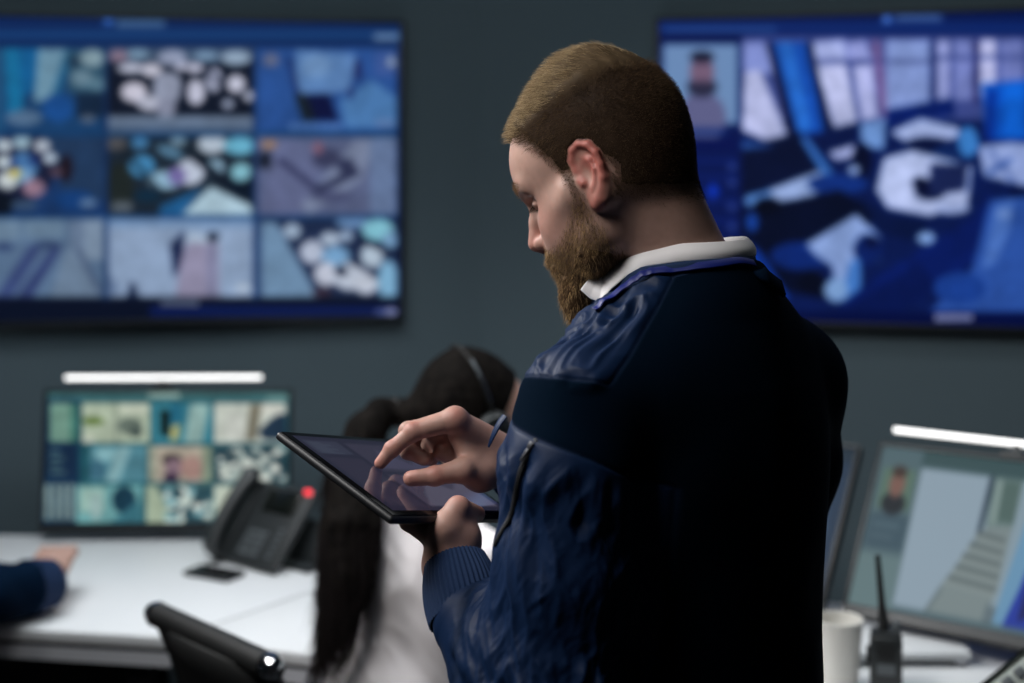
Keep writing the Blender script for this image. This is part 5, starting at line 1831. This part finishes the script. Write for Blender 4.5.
W_ELB_R, W_WR_R = Wp(.16, -.235, -.20), Wp(.36, -.12, -.216)
W_ELB_L, W_WR_L = Wp(.16, .225, -.205), Wp(.37, .12, -.228)


def whand(P, w, s):
    d = rc(P, w, w + WF * .06, .020, .026)
    for k in range(4):
        o = WL_ * (.027 - .018 * k) * -s
        a = w + WF * .085 + o
        d = smin(d, rc(P, w + WF * .03 + o * .6, a, .016, .0095), .01)
        d = smin(d, chain(P, [a, a + WF * .035 + np.array([0, 0, .003]), a + WF * .062 + np.array([0, 0, -.008])], [.0090, .0082, .0070], .003), .004)
    d = smin(d, chain(P, [w + WF * .015, w + WF * .04 - WL_ * .034 * -s * -1, w + WF * .07 - WL_ * .042 * s * 1], [.015, .011, .008], .004), .008)
    return d


def wbody_head(P):
    Q = WH.local(P)
    d = head_sdf(Q * np.float32(1.04)) / 1.04
    d = smin(d, rc(P, WH.world((-.02, 0, -.03)), Wp(-.005, 0, .02), .046, .050), .02)
    return np.maximum(d, WO[2] - .06 - P[:, 2])


def wbody_core(P):
    d = ell(P, Wp(.0, 0, -.17), (.085, .13, .19), WR3)
    d = smin(d, ell(P, Wp(-.10, 0, -.40), (.095, .14, .13), WR3), .05)
    for s, e_, w_ in ((1, W_ELB_L, W_WR_L), (-1, W_ELB_R, W_WR_R)):
        d = smin(d, chain(P, [Wp(0, .155 * s, -.075), e_, w_], [.040, .034, .022], .02), .03)
        d = np.minimum(d, whand(P, w_, s))
        d = smin(d, chain(P, [Wp(-.11, .085 * s, -.455), Wp(.27, .10 * s, -.455), Wp(.30, .10 * s, -.93)], [.070, .055, .036], .02), .03)
    return d


c1 = surf(wbody_head, (-.24, 2.42, .94), (.12, 2.82, 1.34), .0032)
c2 = surf(wbody_core, (-.75, 2.1, .03), (.55, 3.2, 1.10), .007)
wv, wf = fit_body([c1, c2])
Qw = WH.local(wv.astype(np.float32))
wt = np.tile(lin((214, 168, 148)), (len(wv), 1))
lipw = np.exp(-(((Qw * 1.04 - np.array([.105, 0, -.057])) / np.array([.010, .020, .007])) ** 2).sum(1))[:, None]
wt = wt * (1 - .7 * lipw) + lin((170, 84, 84)) * .7 * lipw
mesh_from('body', wv, wf, M['skin'], woman, attrs={'tone': wt})

PT_ = [px(396, 412, 2.60), px(380, 414, 2.585), px(366, 432, 2.565), px(354, 470, 2.53), px(351, 525, 2.475), px(346, 580, 2.44), px(338, 625, 2.42), px(331, 655, 2.41)]
PR_ = [.020, .027, .037, .046, .050, .043, .028, .008]


def whair_sdf(P):
    Q = WH.local(P) * np.float32(1.04)
    A = mirror(Q)
    d = ell2(Q) / 1.04 - .0065
    d = smin(d, ell(Q, (-.055, 0, .010), (.062, .070, .070)), .03)
    d = smin(d, chain(P, [WH.world((-.075, 0, .03)), WH.world((-.100, 0, .015)), PT_[0], PT_[1]], [.040, .026, .020, .024], .02), .02)
    # cut away over the face and below the nape
    line = np.interp(Q[:, 0], [-.10, -.04, .0, .03, .05, .075, .09, .12], [-.050, -.045, -.030, .025, .070, .112, .125, .14])
    d = np.maximum(d, (line - Q[:, 2]) * .8)
    d = smin(d, chain(P, PT_, PR_, .01), .012)
    # locks
    s = vnoise(np.stack([(P[:, 0] + P[:, 1]) * 55, (P[:, 0] - P[:, 1]) * 55, P[:, 2] * 6], 1))
    return d + .0035 * s * sstep(1.2, 1.10, P[:, 2]) + .0012 * vnoise(Q * np.array([30., 30., 160.]))


hv2, hf2 = surf(whair_sdf, (-.42, 2.32, .72), (.06, 2.78, 1.36), .0040)
tone2 = colmix(lin((15, 14, 14)), lin((32, 29, 27)), np.clip(.5 + .6 * vnoise(np.stack([(hv2[:, 0] + hv2[:, 1]) * 120, (hv2[:, 0] - hv2[:, 1]) * 120, hv2[:, 2] * 9], 1)), 0, 1))
parts = [(hv2, hf2, tone2)]
# loose strands in the tail
pts = np.array(PT_); n = 2600
tt = RNG.uniform(2.0, 6.6, n); i0 = tt.astype(int); fr = (tt - i0)[:, None]
root = pts[i0] * (1 - fr) + pts[np.minimum(i0 + 1, 7)] * fr
rr = np.interp(tt, np.arange(8), PR_)
ph_ = RNG.uniform(0, 2 * np.pi, n)
root = root + np.stack([np.cos(ph_), np.sin(ph_), 0 * ph_], 1) * (rr * RNG.uniform(.9, 1.12, n))[:, None]
nxt = pts[np.minimum(i0 + 1, 7)] - pts[i0]; nxt /= np.linalg.norm(nxt, axis=1, keepdims=True)
parts.append(strands(root, nxt + RNG.normal(0, .05, (n, 3)), RNG.uniform(.05, .11, n), 4, np.full(n, .0006), np.tile(lin((34, 30, 30)), (n, 1)), jit=.05))
V_, F_, C_ = join_parts(parts)
mesh_from('hair', V_, F_, M['dark_hair'], woman, attrs={'tone': C_})
m = MB()
pa_, pb_ = np.array(PT_[0]), np.array(PT_[1]); ax_ = (pb_ - pa_) / np.linalg.norm(pb_ - pa_)
m.tube([tuple(pa_ - ax_ * .006), tuple(pa_ + ax_ * .004), tuple(pa_ + ax_ * .014)], [.024, .029, .025], n=20)
ho = m.build('hair_tie', M['black_soft'], woman); ho.matrix_parent_inverse = world_matrix(woman).inverted()


def blouse_base(P):
    d = ell(P, Wp(-.01, 0, -.19), (.115, .160, .215), WR3)
    d = smin(d, ell(P, Wp(-.10, 0, -.44), (.125, .165, .22), WR3), .07)
    for s, e_, w_ in ((1, W_ELB_L, W_WR_L), (-1, W_ELB_R, W_WR_R)):
        d = smin(d, rc(P, Wp(-.01, .03 * s, -.02), Wp(.0, .15 * s, -.07), .055, .055), .04)
        d = smin(d, chain(P, [Wp(0, .158 * s, -.075), e_, w_], [.058, .050, .038], .02), .02)
    return d


def blouse_sdf(P):
    d = blouse_base(P)
    d = np.maximum(d, .47 - P[:, 2] + .03)
    return np.maximum(d, P[:, 2] - WO[2] - .018)


uv, uf = surf(blouse_sdf, (-.62, 2.16, .44), (.45, 3.05, 1.10), .0055)
un = grad(blouse_base, uv)
qw = (uv - WO) @ WR3
fold = ridged(np.stack([(uv[:, 0] + .3 * uv[:, 2]) * 14, uv[:, 1] * 14, uv[:, 2] * 5], 1), 1.0) * .007 + ridged(np.stack([uv[:, 0] * 26 + uv[:, 2] * 22, uv[:, 1] * 26, uv[:, 2] * 10], 1), 1.0) * .003
mesh_from('blouse', uv + un * fold[:, None], uf, M['blouse'], woman)
# collar of the blouse
V = []
for k in range(49):
    a_ = 2 * math.pi * k / 48
    for r_, z_ in ((.056, -.012), (.060, .022), (.063, .024), (.074, .004), (.082, -.014)):
        p_ = Wp(r_ * math.cos(a_), r_ * 1.05 * math.sin(a_), z_ - .02 * math.cos(a_))
        V.append(p_)
i = np.arange(49 * 5).reshape(49, 5)
Fq = np.stack([i[:-1, :-1], i[:-1, 1:], i[1:, 1:], i[1:, :-1]], -1).reshape(-1, 4)
mesh_from('blouse_collar', np.array(V), Fq, M['blouse'], woman)


def wtrousers(P):
    d = ell(P, Wp(-.11, 0, -.455), (.13, .175, .085), WR3)
    for s in (-1, 1):
        d = smin(d, chain(P, [Wp(-.11, .085 * s, -.455), Wp(.27, .10 * s, -.455), Wp(.30, .10 * s, -.93)], [.082, .068, .050], .02), .04)
    return np.maximum(d, P[:, 2] - .60)


qv, qf = surf(wtrousers, (-.62, 2.1, .02), (.45, 3.1, .68), .010)
mesh_from('trousers', qv, qf, M['trousers'], woman)
for s in (-1, 1):
    def wshoe(P, s=s):
        d = smin(rc(P, Wp(.28, .10 * s, -.975), Wp(.42, .11 * s, -.985), .036, .028), rc(P, Wp(.295, .10 * s, -.95), Wp(.295, .10 * s, -.92), .040, .040), .03)
        return np.maximum(d, .002 - P[:, 2])
    c0 = Wp(.34, .10 * s, -.96)
    qv, qf = surf(wshoe, c0 - .18, c0 + .18, .008)
    mesh_from('shoe', qv, qf, M['shoe'], woman)

# headset on her head
hs_root = empty('headset', tuple(WH.world((.0, 0, .14))), 0, 'black headset with a microphone worn by the dark-haired woman', 'headset')
hinv = world_matrix(hs_root).inverted()


def hpart(mb, name, mat):
    o = mb.build(name, mat, hs_root); o.matrix_parent_inverse = hinv; return o


band = [WH.world((.012 - .055 * math.sin(t), .090 * math.cos(t), .010 + .131 * math.sin(t))) for t in np.linspace(-.05, math.pi + .05, 40)]
m = MB(); m.tube([tuple(p) for p in band], .0065, n=12, flat=.5, up=tuple(WH.z)); hpart(m, 'headband', M['black_soft'])
seg = [WH.world((.013 - .055 * math.sin(t), .0935 * math.cos(t), .010 + .1345 * math.sin(t))) for t in np.linspace(math.pi - .35, math.pi - 1.0, 16)]
m = MB(); m.tube([tuple(p) for p in seg], .005, n=12, flat=.6, up=tuple(WH.z)); hpart(m, 'band_slider', M['steel'])
for s in (-1, 1):
    cpos = WH.world((.008, .085 * s, .002))
    Rm = Matrix((Vector(WH.x), Vector(WH.z), Vector(WH.y * s * -1 if s < 0 else WH.y))).transposed()
    if Rm.determinant() < 0: Rm = Matrix((Vector(WH.z), Vector(WH.x), Vector(WH.y * s))).transposed()
    m = MB(); m.bm.verts.ensure_lookup_table()
    m.lathe([(.0, -.012), (.030, -.012), (.036, -.006), (.036, .006), (.028, .014), (.0, .016)], n=28)
    bmesh.ops.transform(m.bm, matrix=Matrix.Translation(Vector(cpos)) @ Rm.to_4x4(), verts=m.bm.verts)
    hpart(m, 'ear_cup', M['black'])
    m = MB(); m.lathe([(.016, .0), (.017, .002), (.0, .003)], n=20)
    bmesh.ops.transform(m.bm, matrix=Matrix.Translation(Vector(cpos + WH.y * s * .016)) @ Rm.to_4x4(), verts=m.bm.verts)
    hpart(m, 'cup_badge', M['steel'])
mic = resample([WH.world((.015, -.092, -.012)), WH.world((.05, -.088, -.045)), WH.world((.095, -.055, -.070)), WH.world((.118, -.025, -.068))], 20)
m = MB(); m.tube([tuple(p) for p in mic], [.003] * 16 + [.004, .006, .0065, .005], n=10); hpart(m, 'microphone_boom', M['black'])

# ------------------------------------------------------------------ the man at the left edge, only his arm in the frame
seated = empty('person', (-1.46, 2.42, 0), 0, 'person in a navy jacket at the left edge resting an arm on the desk', 'person')
GF = np.array([.35, .94, 0.0]); GF /= np.linalg.norm(GF); GL_ = np.array([-GF[1], GF[0], 0.0])
GO = np.array([-1.44, 2.46, 1.10]); GR3 = np.stack([GF, GL_, np.array([0, 0, 1.0])], 1)
GH = HeadFrame(GO + GF * .06 + np.array([0, 0, .165]), GF, math.radians(8))


def Gp(f, l, u):
    return GO + GF * f + GL_ * l + np.array([0, 0, u])


G_EL, G_WR = np.array([-1.115, 2.52, .835]), np.array([-.940, 2.86, .797])
G_EL2, G_WR2 = Gp(.18, .26, -.26), Gp(.46, .16, -.295)
GHD = np.array([-.10, .95, .24]); GHD /= np.linalg.norm(GHD)


def ghand(P, w, hd, s):
    sd = np.cross(hd, [0, 0, 1.0]); sd /= np.linalg.norm(sd)
    u_ = np.cross(sd, hd)
    d = rc(P, w, w + hd * .07 - u_ * .002, .024, .030)
    for k in range(4):
        o = sd * (-.030 + .020 * k)
        a = w + hd * .095 + o + u_ * .006
        d = smin(d, rc(P, w + hd * .03 + o * .6, a, .018, .0115), .01)
        d = smin(d, chain(P, [a, a + hd * .040 - u_ * .004, a + hd * .062 - u_ * .024], [.0108, .0095, .0080], .003), .005)
    d = smin(d, chain(P, [w + hd * .02 + sd * s * .02, w + hd * .05 + sd * s * .045 - u_ * .006, w + hd * .085 + sd * s * .05 - u_ * .012], [.017, .013, .0095], .004), .01)
    return d


def gcore(P):
    d = ell(P, Gp(0, 0, -.20), (.10, .15, .22), GR3)
    d = smin(d, ell(P, Gp(-.04, 0, -.46), (.11, .15, .14), GR3), .06)
    d = smin(d, head_sdf(GH.local(P)), .005)
    d = smin(d, rc(P, GH.world((-.02, 0, -.02)), Gp(0, 0, .0), .056, .06), .03)
    d = smin(d, chain(P, [Gp(0, -.18, -.08), G_EL, G_WR], [.05, .042, .028], .02), .03)
    d = smin(d, chain(P, [Gp(0, .18, -.08), G_EL2, G_WR2], [.05, .042, .028], .02), .03)
    d = np.minimum(d, ghand(P, G_WR2, GF, 1))
    for s in (-1, 1):
        d = smin(d, chain(P, [Gp(-.04, .095 * s, -.535), Gp(.36, .12 * s, -.53), Gp(.38, .12 * s, -1.02)], [.085, .062, .042], .02), .03)
    return d


def ghand_only(P):
    return smin(ghand(P, G_WR, GHD, -1), rc(P, G_EL, G_WR, .040, .027), .02)


c1 = surf(gcore, (-1.95, 2.1, .03), (-.82, 3.25, 1.46), .009)
c2 = surf(ghand_only, (-1.26, 2.55, .70), (-.80, 3.20, .92), .0035)
gv, gf = fit_body([c1, c2])
mesh_from('body', gv, gf, M['skin'], seated, attrs={'tone': np.tile(SKIN, (len(gv), 1))})


def gjacket_base(P):
    d = ell(P, Gp(-.01, 0, -.20), (.135, .190, .235), GR3)
    d = smin(d, ell(P, Gp(-.04, 0, -.46), (.145, .195, .22), GR3), .07)
    for s in (-1, 1):
        d = smin(d, rc(P, Gp(0, .03 * s, -.02), Gp(0, .17 * s, -.07), .068, .066), .04)
    d = smin(d, chain(P, [Gp(0, -.18, -.08), G_EL, G_WR + (G_EL - G_WR) * .10], [.074, .074, .052], .02), .03)
    d = smin(d, chain(P, [Gp(0, .18, -.08), G_EL2, G_WR2 + (G_EL2 - G_WR2) * .1], [.070, .064, .046], .02), .03)
    return d


def gjacket(P):
    d = gjacket_base(P)
    d = np.maximum(d, (DZ + .004 - P[:, 2]) * (P[:, 1] > 2.70) - 1.0 * (P[:, 1] <= 2.70))
    d = np.maximum(d, P[:, 2] - GO[2] - .03)
    return np.maximum(d, .50 - P[:, 2])


gv, gf = surf(gjacket, (-1.95, 2.1, .45), (-.80, 3.2, 1.20), .0055)
gn = grad(gjacket_base, gv)
gd = .005 * fbm(np.stack([gv[:, 0] * 16, gv[:, 1] * 16, gv[:, 2] * 16], 1), 2)
gj = mesh_from('jacket', gv + gn * gd[:, None] * (gv[:, 2] > DZ + .02)[:, None], gf, M['knit'], seated)


def ring_cuff(p0, p1, r0, r1, mat, parent):
    p0, p1 = np.asarray(p0, float), np.asarray(p1, float)
    ax = p1 - p0; L = np.linalg.norm(ax); ax /= L
    e1 = np.cross(ax, [0, 0, 1.0]); e1 /= np.linalg.norm(e1); e2 = np.cross(ax, e1)
    V = []
    nphi = 200
    for t, r in [(t, r0 + (r1 - r0) * t) for t in np.linspace(0, 1, 8)] + [(1.0, r1 - .006), (.85, r1 - .007)]:
        for k in range(nphi):
            a = 2 * math.pi * k / nphi
            V.append(p0 + ax * L * t + (math.cos(a) * e1 + math.sin(a) * e2) * (r + .0012 * math.sin(a * 40)))
    m_ = len(V) // nphi; i = np.arange(m_ * nphi).reshape(m_, nphi)
    Fq = np.stack([i[:-1], np.roll(i, -1, 1)[:-1], np.roll(i, -1, 1)[1:], i[1:]], -1).reshape(-1, 4)
    V = np.array(V); V[:, 2] = np.maximum(V[:, 2], DZ + .003)
    return mesh_from('cuff', V, Fq, mat, parent)


_ad = (G_WR - G_EL) / np.linalg.norm(G_WR - G_EL)
ring_cuff(G_WR - _ad * .05, G_WR + _ad * .015, .055, .047, M['rib'], gj)


def ghair(P):
    Q = GH.local(P)
    return np.maximum(ell2(Q) - .010, (np.interp(Q[:, 0], [-.1, -.03, .03, .08], [-.05, -.01, .02, .075]) - Q[:, 2]))


qv, qf = surf(ghair, GH.o - .22, GH.o + .26, .007)
mesh_from('hair', qv, qf, M['dark_hair'], seated, attrs={'tone': np.tile(lin((40, 32, 28)), (len(qv), 1))})


def gtrousers(P):
    d = ell(P, Gp(-.05, 0, -.53), (.13, .18, .095), GR3)
    for s in (-1, 1):
        d = smin(d, chain(P, [Gp(-.04, .095 * s, -.53), Gp(.36, .12 * s, -.53), Gp(.38, .12 * s, -1.02)], [.092, .075, .055], .02), .04)
    return np.maximum(d, P[:, 2] - .62)


qv, qf = surf(gtrousers, (-1.95, 2.1, .02), (-.8, 3.2, .70), .011)
mesh_from('trousers', qv, qf, M['trousers'], seated)
for s in (-1, 1):
    def gshoe(P, s=s):
        d = smin(rc(P, Gp(.36, .12 * s, -1.06), Gp(.53, .13 * s, -1.07), .038, .030), rc(P, Gp(.375, .12 * s, -1.04), Gp(.375, .12 * s, -1.0), .043, .044), .03)
        return np.maximum(d, .002 - P[:, 2])
    c0 = Gp(.44, .12 * s, -1.04)
    qv, qf = surf(gshoe, c0 - .2, c0 + .2, .009)
    mesh_from('shoe', qv, qf, M['shoe'], seated)
GC_ = Gp(-.07, 0, 0)
make_chair(GC_[:2], math.atan2(GF[1], GF[0]) - math.pi / 2, 'black office chair at the left edge under the person in navy')
